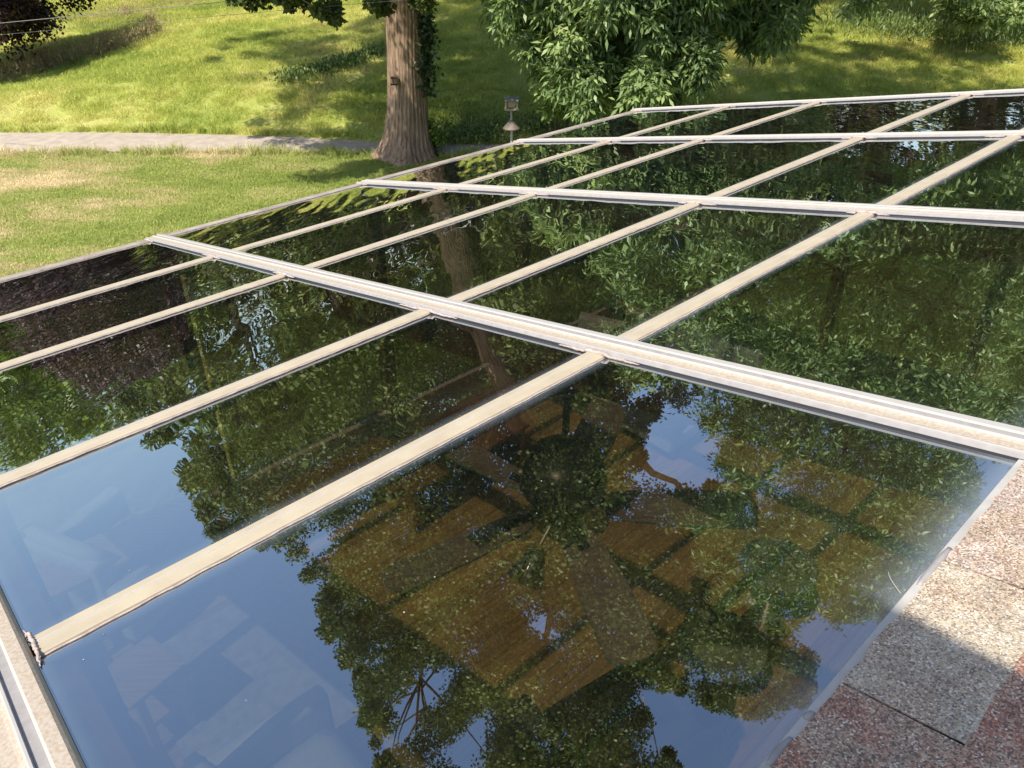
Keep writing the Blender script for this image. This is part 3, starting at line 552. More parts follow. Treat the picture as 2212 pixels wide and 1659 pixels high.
for s_ in (-1, 1): 
    mb.quad([F4(-w_, s_ * .13, .15), F4(w_, s_ * .13, .15), F4(w_, 0, .185), F4(-w_, 0, .185)]); mb.quad([F4(-w_, s_ * .13, .162), F4(w_, s_ * .13, .162), F4(w_, 0, .20), F4(-w_, 0, .20)])
    mb.quad([F4(-w_, s_ * .13, .15), F4(w_, s_ * .13, .15), F4(w_, s_ * .13, .162), F4(-w_, s_ * .13, .162)]); mb.quad([F4(s_ * w_, -.13, .15), F4(s_ * w_, 0, .185), F4(s_ * w_, 0, .20), F4(s_ * w_, -.13, .162)]); mb.quad([F4(s_ * w_, .13, .15), F4(s_ * w_, 0, .185), F4(s_ * w_, 0, .20), F4(s_ * w_, .13, .162)])
mb.obj('roof', simple('grey_feeder_roof', (.26, .26, .24), .8), fd)
db = ray(1105, 278); zb = fp[1] * db[2] / db[1]; mb = MB(); mb.lathe((fp[0], fp[1], zb), [(.02, .15), (.05, .115), (.14, .02), (.15, 0), (.145, .002), (.03, .10)], 28); mb.obj('baffle', simple('tan_baffle', (.22, .18, .145), .6, noise=.2, scale=15), fd, smooth=True)
# overhead wires and their poles, out of frame at both ends
pl = np.array([-20.0, 14.6, 0]); pr = np.array([16.0, 9.0, 0])
def wire_pt(px, py, dist): q = ray(px, py); return q * (dist / q[1])
for nm, a_, b_, r_, lb in (('power_line', wire_pt(0, 50, 13.5), wire_pt(505, 2, 12.2), .005, 'thicker pale overhead wire crossing the top left above the other'), ('phone_line', wire_pt(0, 75, 13.6), wire_pt(730, 12, 11.6), .0028, 'thin dark overhead wire just under the thicker one')):
    dv = (b_ - a_); e0 = a_ - dv * (abs((pl[0] - a_[0]) / dv[0])); e1 = b_ + dv * (abs((pr[0] - b_[0]) / dv[0])) ; e0[1] = max(e0[1], 10); mb = MB()
    pts = [e0 + (e1 - e0) * t for t in np.linspace(0, 1, 40)]; mb.tube(pts, [r_] * 40, 6); tag(mb.obj(nm, simple(nm + '_sheath', (.22, .22, .21) if nm[1] == 'o' else (.12, .12, .12), .5), None, origin=e0), lb, 'wire')
    for e, s_ in ((e0, 'left'), (e1, 'right')):
        if nm == 'power_line':
            b0 = np.array([e[0], e[1] + .13, float(terrain(e[0], e[1]))]); po = thing('utility_pole', b0, 'wooden utility pole holding the wires at the %s beyond the frame' % s_, 'utility pole', 'utility poles'); mb = MB(); mb.tube([b0, [b0[0], b0[1], e[2] + .8]], [.13, .1], 12); mb.obj('pole', M['bark_dark'], po, smooth=True)
            mb = MB(); mb.prism(lambda u, v, w: np.array([b0[0] + u, b0[1] + v, e[2] + w]), (-.05, .05), (-.12, -.1), (-.9, .1)); mb.obj('bracket', M['screw'], po)

#=====================================================================================  SUNROOM
SA = [0, 0, 0, 0, 0]; RA = [-.072, 1.424, 2.942, 4.485, 6.002]              # rafters along a
PB = [5.009, 3.998, 3.190, 2.122, 1.342, .349]                                # purlins along b (eave first)
sr = thing('sunroom', HP(3, 2.4, GZ), 'sunroom with a low-pitched roof of large dark reflective glass panes', 'sunroom')
# glass panes
for i in range(4):
    for j in range(5):
        wav = ((2.3, 2.0, 1.4, .6, .2)[j] + (.2 if j < 4 else .1) * i) * random.uniform(.8, 1.2)
        a0, a1 = RA[i] + .03, RA[i + 1] - .03; b1, b0 = PB[j] - .02, PB[j + 1] + (.02 if j < 4 else -.012); mb = MB()
        if i == 3 : a1 = RA[4] - .02
        dz = [random.uniform(-.0012, .0012) for _ in range(4)]; t = -.008
        top = [W(a0, b0, dz[0]), W(a1, b0, dz[1]), W(a1, b1, dz[2]), W(a0, b1, dz[3])]; bot = [p + N * t for p in top]
        mb.quad(top, 0); mb.quad(bot[::-1], 1)
        for k in range(4): mb.quad([top[k], bot[k], bot[(k + 1) % 4], top[(k + 1) % 4]], 2)
        po_ = mb.obj('glass_pane', [M['roof_glass'], M['under'], M['glass_edge']], sr); w_, h_ = a1 - a0, b1 - b0
        a1_ = po_.data.attributes.new('edge_uv', 'FLOAT_VECTOR', 'POINT'); a2_ = po_.data.attributes.new('edge_far', 'FLOAT_VECTOR', 'POINT')
        for q_, (u_, v_) in enumerate(((0, 0), (w_, 0), (w_, h_), (0, h_))): a1_.data[q_].vector = (u_, v_, v_ if j == 4 else 9); a2_.data[q_].vector = (w_ - u_, h_ - v_, wav)
# rafter caps: ribbed profile (a offset, c, material of the strip that follows); white strips paint in the sun glint
PROF = [(-.056, .000, 0), (-.055, .009, 1), (-.050, .019, 1), (-.047, .0225, 2), (-.0435, .0235, 2), (-.041, .021, 3), (-.034, .0185, 3), (-.014, .0180, 3), (-.0065, .021, 2), (-.0035, .0265, 2), (.0005, .0255, 1), (.002, .016, 1), (.018, .0155, 1), (.0195, .0225, 2), (.024, .0265, 2), (.045, .0245, 2), (.050, .018, 4), (.055, .009, 0), (.056, .0, 0)]
PROF = [(u * .93, c * .72, m_) for u, c, m_ in PROF]
for r, ra in enumerate(RA):
    mb = MB(); e0, e1 = (.33, 5.055); bs_ = np.linspace(e0, e1, 14)
    for k, (u, c, m_) in enumerate(PROF[:-1]):
        u2, c2, _ = PROF[k + 1]
        for q in range(13): mb.quad([W(ra + u, bs_[q], c), W(ra + u, bs_[q + 1], c), W(ra + u2, bs_[q + 1], c2), W(ra + u2, bs_[q], c2)], m_)
    for e in (e0, e1): mb.quad([W(ra + u, e, c) for u, c, _ in PROF], 1)
    if r == 0: mb.m = [3 if 14 <= (f_ // 13) <= 15 else m_ for f_, m_ in enumerate(mb.m)]
    cap = mb.obj('rafter_cap', [M['gasket'], M['grey_trim'], M['white'], M['rusty'], M['beige']], sr)
    mb = MB(); mb.prism(lambda u, v, w: W(ra + u, v, w), (-.03, .03), (.36, 4.98), (-.145, -.012)); mb.obj('rafter_beam', M['beam'], sr, bevel=.003)
for j, pb in enumerate(PB[:-1]):
    for i in range(4):
        a0, a1 = RA[i] + .057, RA[i + 1] - .057; mb = MB(); wd = .0315 if j else .042
        mt = M['beige'] if j else M['beige_dirty']
        # two flat halves and the fine raised seam between them, rounded outer lips
        prof = [(-wd, 0.0), (-wd + .001, .006), (-wd + .004, .0085), (.0035, .009), (.0042, .0105), (.0065, .0105), (.0072, .009), (wd - .004, .0085), (wd - .001, .006), (wd, 0)]
        for k in range(len(prof) - 1):
            u, c = prof[k]; u2, c2 = prof[k + 1]; mb.quad([W(a0, pb + u, c), W(a0, pb + u2, c2), W(a1, pb + u2, c2), W(a1, pb + u, c)], 1 if k in (3, 4, 5) else 0)
        for e in (a0, a1): mb.quad([W(e, pb + u, c) for u, c in prof], 0)
        pu = mb.obj('purlin_cap', [mt, M['white'] if j else mt], sr)
        # thin irregular bead of sealant along the upper side
        mb = MB(); n_ = 60; pts = [W(a0 + (a1 - a0) * k / n_, pb - wd - .002 + .0012 * math.sin(k * 1.7) + random.uniform(-.0008, .0008), .002) for k in range(n_ + 1)]; mb.tube(pts, [random.uniform(.0015, .0028) for _ in pts], 6); mb.obj('sealant_bead', M['caulk'], pu, smooth=True)
    mb = MB(); mb.prism(lambda u, v, w: W(u, pb + v, w), (-.02, 6.0), (-.022, .022), (-.035 if j else -.16, -.012)); mb.obj('purlin_beam', M['beam'], sr, bevel=.003)
# lumpy caulk at the joints
for r, ra in enumerate(RA):
    for j, pb in enumerate(PB[:-1]):
        for side in ((-1,) if r else (1,) if j == 4 else ()):
            mb = MB(); L = random.uniform(.09, .17); n_ = 34; l0 = pb - .04 - L * random.uniform(.4, .8); l1 = pb + .04 + L * random.uniform(.3, .9); l1 = min(l1, 5.05) if r else pb + .07; l0 = l0 if r else pb - .06
            pts = []; rd = []
            for k in range(n_ + 1):
                t = k / n_; e = math.sin(math.pi * t) ** .35; b_ = l0 + (l1 - l0) * t; on = abs(b_ - pb) < .04
                pts.append(W(ra + side * (.055 + random.uniform(-.0015, .0015) + (.004 if on else 0)), b_, .011 if on else .004)); rd.append((random.uniform(.004, .005) + (.002 if on else 0)) * (.55 if r == 0 else 1) * max(e, .2))
            mb.tube(pts, rd, 7); mb.obj('caulk', M['caulk'], sr, smooth=True)
# dirt patches on the eave strip come from its material; fascia and gutter below the eave
mb = MB(); mb.prism(lambda u, v, w: W(u, v, w), (-.05, 6.05), (5.056, 5.075), (-.17, -.004)); mb.obj('fascia', M['beige_dirty'], sr)
mb = MB(); gp = [(5.078, -.02), (5.078, -.10), (5.10, -.125), (5.15, -.125), (5.175, -.10), (5.175, -.03), (5.172, -.03), (5.172, -.098), (5.148, -.12), (5.102, -.12), (5.081, -.098), (5.081, -.02)]
for k in range(len(gp)): u, c = gp[k]; u2, c2 = gp[(k + 1) % len(gp)]; mb.quad([W(-.05, u, c), W(-.05, u2, c2), W(6.05, u2, c2), W(6.05, u, c)])
mb.obj('gutter', M['beige_dirty'], sr)
# left end closure beyond the first rafter
mb = MB(); mb.prism(lambda u, v, w: W(u, v, w), (-.16, -.064), (.3, 5.05), (-.03, .004)); mb.obj('rake_trim', M['rusty'], sr)
# walls: posts, sills, windows
FZ = -4.25; q0, q1 = .19, 4.69
def post(a, q, s=.05): 
    mb = MB(); zt = roofz(q) - .16; mb.prism(HP, (a - s, a + s), (q - s, q + s), (FZ, zt)); mb.obj('post', M['beam'], sr)
for a in RA: post(min(max(a, .03), 5.97), q1)
for q in (1.3, 2.45, 3.6): post(.03, q, .045); post(5.97, q, .045)
mb = MB(); mb.prism(HP, (.0, 6.0), (q1 - .04, q1 + .05), (FZ - .2, FZ + .45)); mb.obj('knee_wall', M['wall'], sr)
for a in (.0, 6.0):
    mb = MB(); mb.prism(HP, (a - .03, a + .03), (q0, q1), (FZ - .2, FZ + .40)); mb.obj('knee_wall', M['wall'], sr)
    mb = MB(); z0 = lambda q: roofz(q)
    for (qa, qb) in ((q0, q1),):
        P8 = [HP(a - .03, qa, z0(qa) - (.9 if a < 1 else .3)), HP(a - .03, qb, z0(qb) - (.9 if a < 1 else .3)), HP(a - .03, qb, z0(qb) - .03), HP(a - .03, qa, z0(qa) - .03)]; Q8 = [p + A * .06 for p in P8]; mb.quad(P8); mb.quad(Q8[::-1])
        for k in range(4): mb.quad([P8[k], Q8[k], Q8[(k + 1) % 4], P8[(k + 1) % 4]])
    mb.obj('header_beam', M['beam'], sr)
    for qa, qb in ((q0, 1.25), (1.35, 2.4), (2.5, 3.55), (3.65, q1 - .06)):
        mb = MB(); P8 = [HP(a, qa, FZ + .41), HP(a, qb, FZ + .41), HP(a, qb, z0(qb) - (.91 if a < 1 else .31)), HP(a, qa, z0(qa) - (.91 if a < 1 else .31))]; mb.quad(P8); mb.quad([p + A * .006 for p in P8][::-1]); mb.obj('window_pane', M['clear'], sr)
for i in range(4):
    mb = MB(); mb.prism(HP, (RA[i] + .09, RA[i + 1] - .06), (q1, q1 + .006), (FZ + .46, roofz(q1) - .17)); mb.obj('window_pane', M['clear'], sr)
# floor with separate planks along a
fl = MB(); fl.prism(HP, (-.05, 6.03), (.1, 4.75), (GZ - .02, FZ - .016)); flo = fl.obj('floor', M['beam'], None, origin=HP(3, 2.4, GZ)); flo['kind'] = 'structure'; foo = np.array(flo['_o'])
def plank_mat():
    m, nt, nd, lk, bs = mat('amber_floor_boards'); tc = nd.new('ShaderNodeTexCoord'); oi = nd.new('ShaderNodeObjectInfo')
    ad = nd.new('ShaderNodeVectorMath'); ad.operation = 'ADD'; lk.new(tc.outputs['Object'], ad.inputs[0]); cb_ = nd.new('ShaderNodeCombineXYZ'); mm = nd.new('ShaderNodeMath'); mm.operation = 'MULTIPLY'; mm.inputs[1].default_value = 37; lk.new(oi.outputs['Random'], mm.inputs[0]); lk.new(mm.outputs[0], cb_.inputs[2]); lk.new(cb_.outputs[0], ad.inputs[1])
    mp = nd.new('ShaderNodeMapping'); mp.inputs['Scale'].default_value = (1.2, 14, 1); lk.new(ad.outputs[0], mp.inputs[0]); n1 = noise_node(nd, lk, mp.outputs[0], 2.5, 6, .6)
    r = ramp(nd, [(.3, (.28, .19, .08)), (.5, (.42, .30, .13)), (.7, (.54, .40, .18))]); lk.new(n1.outputs[0], r.inputs[0]); hs = nd.new('ShaderNodeHueSaturation'); mr = nd.new('ShaderNodeMapRange'); mr.inputs['To Min'].default_value = .75; mr.inputs['To Max'].default_value = 1.15
    lk.new(oi.outputs['Random'], mr.inputs[0]); lk.new(mr.outputs[0], hs.inputs['Value']); lk.new(r.outputs[0], hs.inputs['Color']); lk.new(hs.outputs[0], bs.inputs['Base Color']); bs.inputs['Roughness'].default_value = .4; return m
M['plank'] = plank_mat(); rotz = math.atan2(A[1], A[0])
variants = {}
def plank_mesh(L, wd=.1475):
    key = round(L, 3)
    if key not in variants:
        mb = MB(); I3 = lambda u, v, w: np.array([u, v, w]); e = .003
        k = len(mb.v)
        for (uu, vv, ww) in ((0, 0, 0), (L, 0, 0), (L, wd, 0), (0, wd, 0), (0, 0, .012), (L, 0, .012), (L, wd, .012), (0, wd, .012), (e, e, .015), (L - e, e, .015), (L - e, wd - e, .015), (e, wd - e, .015)): mb.v.append((uu, vv, ww))
        for f in ((3, 2, 1, 0), (0, 1, 5, 4), (1, 2, 6, 5), (2, 3, 7, 6), (3, 0, 4, 7), (4, 5, 9, 8), (5, 6, 10, 9), (6, 7, 11, 10), (7, 4, 8, 11), (8, 9, 10, 11)): mb.f.append(f); mb.m.append(0)
        me = bpy.data.meshes.new('plank'); me.from_pydata(mb.v, [], mb.f); me.materials.append(M['plank']); variants[key] = me
    return variants[key]
q = .2
while q < 4.55:
    a = .035; st = random.choice([.4, .7, 1.0, 1.3])
    while a < 5.95:
        L = st if a < .1 else 1.5; L = min(L, 5.965 - a)
        o = bpy.data.objects.new('plank', plank_mesh(L - .003)); COL.objects.link(o); o.parent = flo; o.location = tuple(HP(a, q, FZ - .015) - foo); o.rotation_euler = (0, 0, rotz); a += L
    q += .15

# house roof (shingles), headwall, and an added block out of view that shades the shingles
hs = thing('house', HP(3, -2.5, GZ), 'house whose shingle roof meets the upper edge of the glass roof', 'house')
deck = MB(); deck.prism(W, (-3, 9), (-4.2, .315), (-.12, .004)); deck.obj('roof_deck', simple('grey_brown_granule_felt', (.10, .085, .075), .9, noise=.4, scale=150), hs)
mb = MB(); mb.prism(HP, (-3, 9), (-4, .10), (GZ - .1, -1.05)); mb.obj('wall', M['inner_wall'], hs)
mb = MB(); mb.prism(HP, (-2.6, -.50), (-3.2, .145), (-1.0, 1.28)); mb.obj('shadow_block', M['wall'], hs)  # unseen, added and sized for its shadow edge on the shingles
# flashing
fsh = MB()
for (b_, c_, b2, c2, m_) in ((.353, .0015, .351, .005, 0), (.351, .005, .336, .0055, 0), (.336, .0055, .312, .0055, 0), (.312, .0055, .311, .004, 0)):
    n_ = 60
    for k in range(n_): fsh.quad([W(-.1 + 6.2 * k / n_, b_, c_), W(-.1 + 6.2 * (k + 1) / n_, b_, c_), W(-.1 + 6.2 * (k + 1) / n_, b2, c2), W(-.1 + 6.2 * k / n_, b2, c2)], m_)
fsh.obj('head_flashing', M['flash'], hs)
for (a0, a1) in ((.556, .605), (.640, .655), (.952, 1.06), (.40, .50), (1.6, 1.7)):
    mb = MB(); mb.tube([W(a0 + (a1 - a0) * k / 10, .344, .004) for k in range(11)], [.007 * (math.sin(math.pi * (k + .6) / 11.2)) ** .3 for k in range(11)], 8); mb.obj('flashing_clip', M['grey_trim'], hs, smooth=True)
def shingle_mat(name, tints):
    m, nt, nd, lk, bs = mat(name); tc = nd.new('ShaderNodeTexCoord'); g = nd.new('ShaderNodeNewGeometry')
    vo = nd.new('ShaderNodeTexVoronoi'); vo.inputs['Scale'].default_value = 430; lk.new(g.outputs['Position'], vo.inputs['Vector'])
    sp = nd.new('ShaderNodeSeparateColor'); lk.new(vo.outputs['Color'], sp.inputs[0]); r = ramp(nd, tints); r.color_ramp.interpolation = 'CONSTANT'; lk.new(sp.outputs[0], r.inputs[0])
    r0 = ramp(nd, [(0, (.20, .165, .14)), (.2, (.43, .35, .28)), (.45, (.58, .49, .39)), (.65, (.34, .26, .21)), (.85, (.52, .41, .32)), (.95, (.76, .70, .60))]); r0.color_ramp.interpolation = 'CONSTANT'; lk.new(sp.outputs[0], r0.inputs[0])
    nb = noise_node(nd, lk, g.outputs['Position'], 13, 3, .55); mb_ = nd.new('ShaderNodeMapRange'); mb_.inputs['From Min'].default_value = .38; mb_.inputs['From Max'].default_value = .62; mb_.inputs['To Min'].default_value = .1; lk.new(nb.outputs[0], mb_.inputs[0]); mixed = mixc(nd, lk, mb_.outputs[0], r0.outputs[0], r.outputs[0])
    nz = noise_node(nd, lk, g.outputs['Position'], 22, 4, .6); hv = nd.new('ShaderNodeHueSaturation'); mr = nd.new('ShaderNodeMapRange'); mr.inputs['From Min'].default_value = .3; mr.inputs['From Max'].default_value = .7; mr.inputs['To Min'].default_value = .8; mr.inputs['To Max'].default_value = 1.15
    lk.new(nz.outputs[0], mr.inputs[0]); lk.new(mr.outputs[0], hv.inputs['Value']); hv.inputs['Saturation'].default_value = 1.3; lk.new(mixed, hv.inputs['Color']); lk.new(hv.outputs[0], bs.inputs['Base Color']); bs.inputs['Roughness'].default_value = .85; bs.inputs['Specular IOR Level'].default_value = .3
    b = nd.new('ShaderNodeBump'); b.inputs['Distance'].default_value = .0012; b.invert = True; lk.new(vo.outputs['Distance'], b.inputs['Height']); lk.new(b.outputs[0], bs.inputs['Normal']); return m
SH = [shingle_mat('pale_tan_granules', [(0, (.28, .25, .21)), (.18, (.50, .44, .36)), (.45, (.64, .58, .49)), (.7, (.44, .39, .33)), (.85, (.58, .47, .34)), (.95, (.78, .75, .70))]),
      shingle_mat('grey_green_granules', [(0, (.15, .15, .14)), (.2, (.38, .40, .36)), (.45, (.58, .58, .52)), (.65, (.30, .33, .31)), (.82, (.48, .40, .36)), (.93, (.78, .76, .70))]),
      shingle_mat('mauve_granules', [(0, (.17, .135, .12)), (.2, (.40, .26, .21)), (.45, (.56, .43, .35)), (.65, (.36, .19, .16)), (.85, (.56, .33, .25)), (.96, (.75, .70, .62))]),
      shingle_mat('rosy_granules', [(0, (.24, .20, .18)), (.2, (.48, .41, .36)), (.45, (.62, .56, .50)), (.7, (.44, .30, .26)), (.85, (.52, .47, .42)), (.95, (.75, .72, .68))])]
sme = {}
def shingle_mesh(k, wdt):
    if (k, wdt) not in sme:
        mb = MB(); n_ = 12; dep = .152; jit = [random.uniform(-.0022, .0022) for _ in range(n_ + 1)]
        lowe = [np.array([wdt * i / n_, 0 + jit[i], 0]) for i in range(n_ + 1)]
        for i in range(n_):
            p, q_ = lowe[i], lowe[i + 1]; t_ = np.array([0, 0, .0045]); up = np.array([0, -dep, 0]); p2 = np.array([p[0], -dep, 0]); q2 = np.array([q_[0], -dep, 0])
            mb.quad([p + t_, p2 + t_ * .2, q2 + t_ * .2, q_ + t_]); mb.quad([p, p + t_, q_ + t_, q_])
        mb.quad([lowe[0], np.array([0, -dep, 0]), np.array([0, -dep, .001]), lowe[0] + np.array([0, 0, .0045])]); mb.quad([lowe[-1], lowe[-1] + np.array([0, 0, .0045]), np.array([wdt, -dep, .001]), np.array([wdt, -dep, 0])])
        me = bpy.data.meshes.new('shingle'); me.from_pydata([tuple(v) for v in mb.v], [], mb.f); me.materials.append(SH[k]); sme[(k, wdt)] = me
    return sme[(k, wdt)]
Mr = Matrix(((A[0], B[0], N[0]), (A[1], B[1], N[1]), (A[2], B[2], N[2]))).to_4x4(); ho = np.array(hs['_o'])
fixed = {(0, 2): 0, (0, 3): 3, (0, 1): 2, (0, 0): 1, (1, 1): 2, (1, 2): 1, (1, 3): 2, (1, 4): 0, (0, 4): 0}
for c in range(9):
    for t_ in range(-3, 17):
        a0 = .717 - .305 * 2 + .305 * t_ + (.1525 if c % 2 else 0) + (.06 if c == 1 else 0); wd = .301
        bb = .338 - .1425 * c
        k = fixed.get((c, t_), random.choice([0, 1, 2, 3, 2]))
        o = bpy.data.objects.new('shingle', shingle_mesh(k, wd)); COL.objects.link(o); o.parent = hs
        lift = .0062 + .0004 * random.random()
        o.matrix_local = Matrix.Translation(Vector(W(a0, bb, lift + .008 * (0) + .0) - ho)) @ Mr @ Matrix.Rotation(-.022, 4, 'X')

#=====================================================================================  INTERIOR
fab = simple('pale_blue_fabric', (.55, .60, .60), .9, noise=.08, scale=40, bump=.001); cream = simple('cream_fabric', (.62, .58, .50), .9, noise=.06, scale=40, bump=.001); dark = simple('dark_leather', (.05, .045, .04), .45)
oak = simple('light_oak', (.50, .36, .22), .5, scale=5, col2=(.36, .24, .13), stretch=(1, 12, 1), detail=7); walnut = simple('brown_oak', (.26, .15, .07), .45, scale=5, col2=(.17, .09, .04), stretch=(1, 12, 1), detail=7)
# ceiling fan
fc = np.array([.173, 2.004, -1.805]); fan = thing('ceiling_fan', fc, 'ceiling fan with five wooden blades and glass lamp shades under the nearest pane', 'ceiling fan')
fanm = simple('black_fan_metal', (.03, .035, .04), .3, metal=.6); bladem = simple('grained_blade', (.32, .29, .25), .5, scale=8, col2=(.20, .17, .145), stretch=(1, 9, 1), detail=7)
gz_ = roofz(fc @ BH) - .15
mb = MB(); mb.lathe(fc, [(0, .24), (.05, .24), (.115, .215), (.145, .16), (.148, .09), (.12, .045), (.09, .02), (.09, -.02), (0, -.02)], 36); mb.obj('motor', fanm, fan, smooth=True)
mb = MB(); mb.tube([fc + Z * .24, [fc[0], fc[1], gz_ + .0]], [.012, .012], 10); mb.obj('rod', fanm, fan)
mb = MB(); mb.lathe((fc[0], fc[1], gz_), [(0, 0), (.06, 0), (.055, -.05), (.02, -.09), (0, -.09)], 24); mb.obj('canopy', fanm, fan, smooth=True)
mb = MB(); mb.prism(lambda u, v, w: HP(fc @ A + u, fc @ BH + v, w), (-.7, .7), (-.04, .04), (gz_ - .001, gz_ + .03)); mb.obj('mounting_bar', M['beam'], fan)
for k in range(5):
    an = R(-75 + 72 * k); d = np.array([math.cos(an), math.sin(an), 0]); s = np.array([-d[1], d[0], 0]); tilt = .2; mb = MB()
    outl = [(.15, -.045), (.20, -.06), (.40, -.075), (.62, -.075), (.655, -.06), (.665, -.03), (.665, .03), (.655, .06), (.62, .075), (.40, .075), (.20, .06), (.15, .045)]
    up = [fc + d * r_ + s * w_ + Z * (.0 + w_ * tilt + .006) for r_, w_ in outl]; dn = [p - Z * .008 for p in up]; mb.quad(up, 0); mb.quad(dn[::-1], 0)
    for q_ in range(12): mb.quad([up[q_], dn[q_], dn[(q_ + 1) % 12], up[(q_ + 1) % 12]], 1)
    bl = mb.obj('blade', [bladem, M['glass_edge']], fan)
    mb = MB(); mb.prism(lambda u, v, w: fc + d * u + s * v + Z * (w + v * tilt), (.08, .23), (-.018, .018), (.007, .013)); mb.obj('bracket', fanm, bl)
for k, an in enumerate((-130, -40, 50, 140)):
    d = np.array([math.cos(R(an)), math.sin(R(an)), 0]); mb = MB(); p0 = fc + Z * -.06; p1 = fc + d * .12 - Z * .10
    mb.tube([p0, p0 + d * .06 + Z * .01, p1], [.007] * 3, 8); lm = mb.obj('lamp_arm', M['screw'], fan)
    mb = MB(); mb.lathe(p1, [(.02, -.01), (.035, -.03), (.045, -.08), (.07, -.13), (.072, -.132), (.042, -.085), (.03, -.03)], 22, ax=Z - d * .7); mb.obj('lamp_shade', M['lamp_glass'], lm, smooth=True)
mb = MB(); mb.lathe(fc, [(.0, -.02), (.05, -.025), (.05, -.07), (.03, -.09), (0, -.09)], 20); mb.obj('light_hub', fanm, fan, smooth=True)

def cushion(mb, fn, r0, r1, r2, e=.04, m=0):
    n_ = 7; k0 = len(mb.v); pts = {}
    def P(u, v, w): return fn(r0[0] + (r0[1] - r0[0]) * u, r1[0] + (r1[1] - r1[0]) * v, r2[0] + (r2[1] - r2[0]) * w)
    def f(x): return 1 - abs(2 * x - 1) ** 4
    for sgn in (0, 1):
        for a in range(n_):
            for b in range(n_):
                u, v = a / (n_ - 1), b / (n_ - 1); h = .5 + (sgn - .5) * (.45 + .55 * (f(u) * f(v)) ** .5); mb.v.append(tuple(P(u, v, h)))
    for sgn in (0, 1):
        for a in range(n_ - 1):
            for b in range(n_ - 1):
                i = k0 + sgn * n_ * n_ + a * n_ + b; q_ = (i, i + n_, i + n_ + 1, i + 1); mb.f.append(q_ if sgn else q_[::-1]); mb.m.append(m)
    rim = [(a, 0) for a in range(n_)] + [(n_ - 1, b) for b in range(1, n_)] + [(a, n_ - 1) for a in range(n_ - 2, -1, -1)] + [(0, b) for b in range(n_ - 2, 0, -1)]
    for i in range(len(rim)):
        a = k0 + rim[i][0] * n_ + rim[i][1]; b = k0 + rim[(i + 1) % len(rim)][0] * n_ + rim[(i + 1) % len(rim)][1]; mb.f.append((a, b, b + n_ * n_, a + n_ * n_)); mb.m.append(m)
def sofa(name, a, q, ang, wdt, label, cat, seatm, seats, legm=None, round_back=False):
    base = HP(a, q, FZ + .0015); root = thing(name, base, label, cat); ca, sa = math.cos(R(ang)), math.sin(R(ang))
    fn = lambda u, v, w: HP(a + u * ca - v * sa, q + u * sa + v * ca, FZ + w); lm = legm or walnut; hw = wdt / 2
    mb = MB(); mb.prism(fn, (-hw + .1, hw - .1), (-.40, .34), (.16, .28)); mb.obj('frame', seatm, root, bevel=.015)
    for k in range(seats):
        u0 = -hw + .12 + (wdt - .24) * k / seats; mb = MB(); cushion(mb, fn, (u0, u0 + (wdt - .24) / seats - .01), (-.36, .22), (.28, .44)); mb.obj('seat_cushion', seatm, root, smooth=True)
        mb = MB(); cushion(mb, lambda u, v, w: fn(u, w + (v - .45) * .22, v), (u0, u0 + (wdt - .24) / seats - .01), (.44, .86), (.16, .30)); mb.obj('back_cushion', seatm, root, smooth=True)
    mb = MB(); mb.prism(fn, (-hw + .1, hw - .1), (.26, .40), (.28, .80)); mb.obj('backrest', seatm, root, bevel=.03)
    for s_ in (-1, 1):
        mb = MB(); mb.prism(fn, (s_ * (hw - .06) - .06, s_ * (hw - .06) + .06), (-.40, .38), (.14, .60)); mb.obj('armrest', seatm, root, bevel=.03)
        for v in (-.34, .30): mb = MB(); mb.prism(fn, (s_ * (hw - .15) - .025, s_ * (hw - .15) + .025), (v - .025, v + .025), (0, .16)); mb.obj('leg', lm, root)
    return root
def table(name, a, q, ang, L, Wd, Hh, m_, label, cat, shelf=False):
    base = HP(a, q, FZ + .0015); root = thing(name, base, label, cat); ca, sa = math.cos(R(ang)), math.sin(R(ang)); fn = lambda u, v, w: HP(a + u * ca - v * sa, q + u * sa + v * ca, FZ + w)
    mb = MB(); mb.prism(fn, (-L / 2, L / 2), (-Wd / 2, Wd / 2), (Hh - .035, Hh)); mb.obj('tabletop', m_, root, bevel=.004)
    for s_ in (-1, 1):
        for v in (-1, 1): mb = MB(); mb.prism(fn, (s_ * (L / 2 - .06) - .025, s_ * (L / 2 - .06) + .025), (v * (Wd / 2 - .05) - .025, v * (Wd / 2 - .05) + .025), (0, Hh - .035)); mb.obj('leg', m_, root)
    mb = MB(); mb.prism(fn, (-L / 2 + .05, L / 2 - .05), (-Wd / 2 + .06, Wd / 2 - .06), (Hh * .35, Hh * .35 + .02)); mb.obj('shelf', m_, root)
    return root
def round_table(name, a, q, r_, Hh, m_, label):
    base = HP(a, q, FZ + .0015); root = thing(name, base, label, 'table'); c = HP(a, q, FZ)
    mb = MB(); mb.lathe(c, [(0, Hh), (r_ - .004, Hh), (r_, Hh - .005), (r_, Hh - .02), (r_ - .01, Hh - .025), (0, Hh - .025)], 36); mb.obj('tabletop', m_, root)
    mb = MB(); mb.lathe(c, [(0, .002), (r_ * .6, .002), (r_ * .6, .02), (.035, .04), (.03, Hh - .03), (0, Hh - .03)], 24); mb.obj('pedestal', M['screw'], root, smooth=True); return root
def qa(px, py, zz): p = onz(px, py, FZ + zz); return float(p @ A), float(p @ BH)
sofa('sofa', .62, 1.7, 90, 1.9, 'pale sofa along the left window wall under the nearest panes', 'sofa', fab, 3)
a_, q_ = qa(190, 1210, .5); sofa('armchair', max(a_, .6), q_, 115, .85, 'pale blue armchair left, seen through the sky reflection', 'armchair', fab, 1)
a_, q_ = qa(1330, 1600, .4); sofa('club_chair', a_, max(q_, .75), 170, .85, 'dark armchair at the lower middle of the nearest pane', 'armchair', dark, 1)
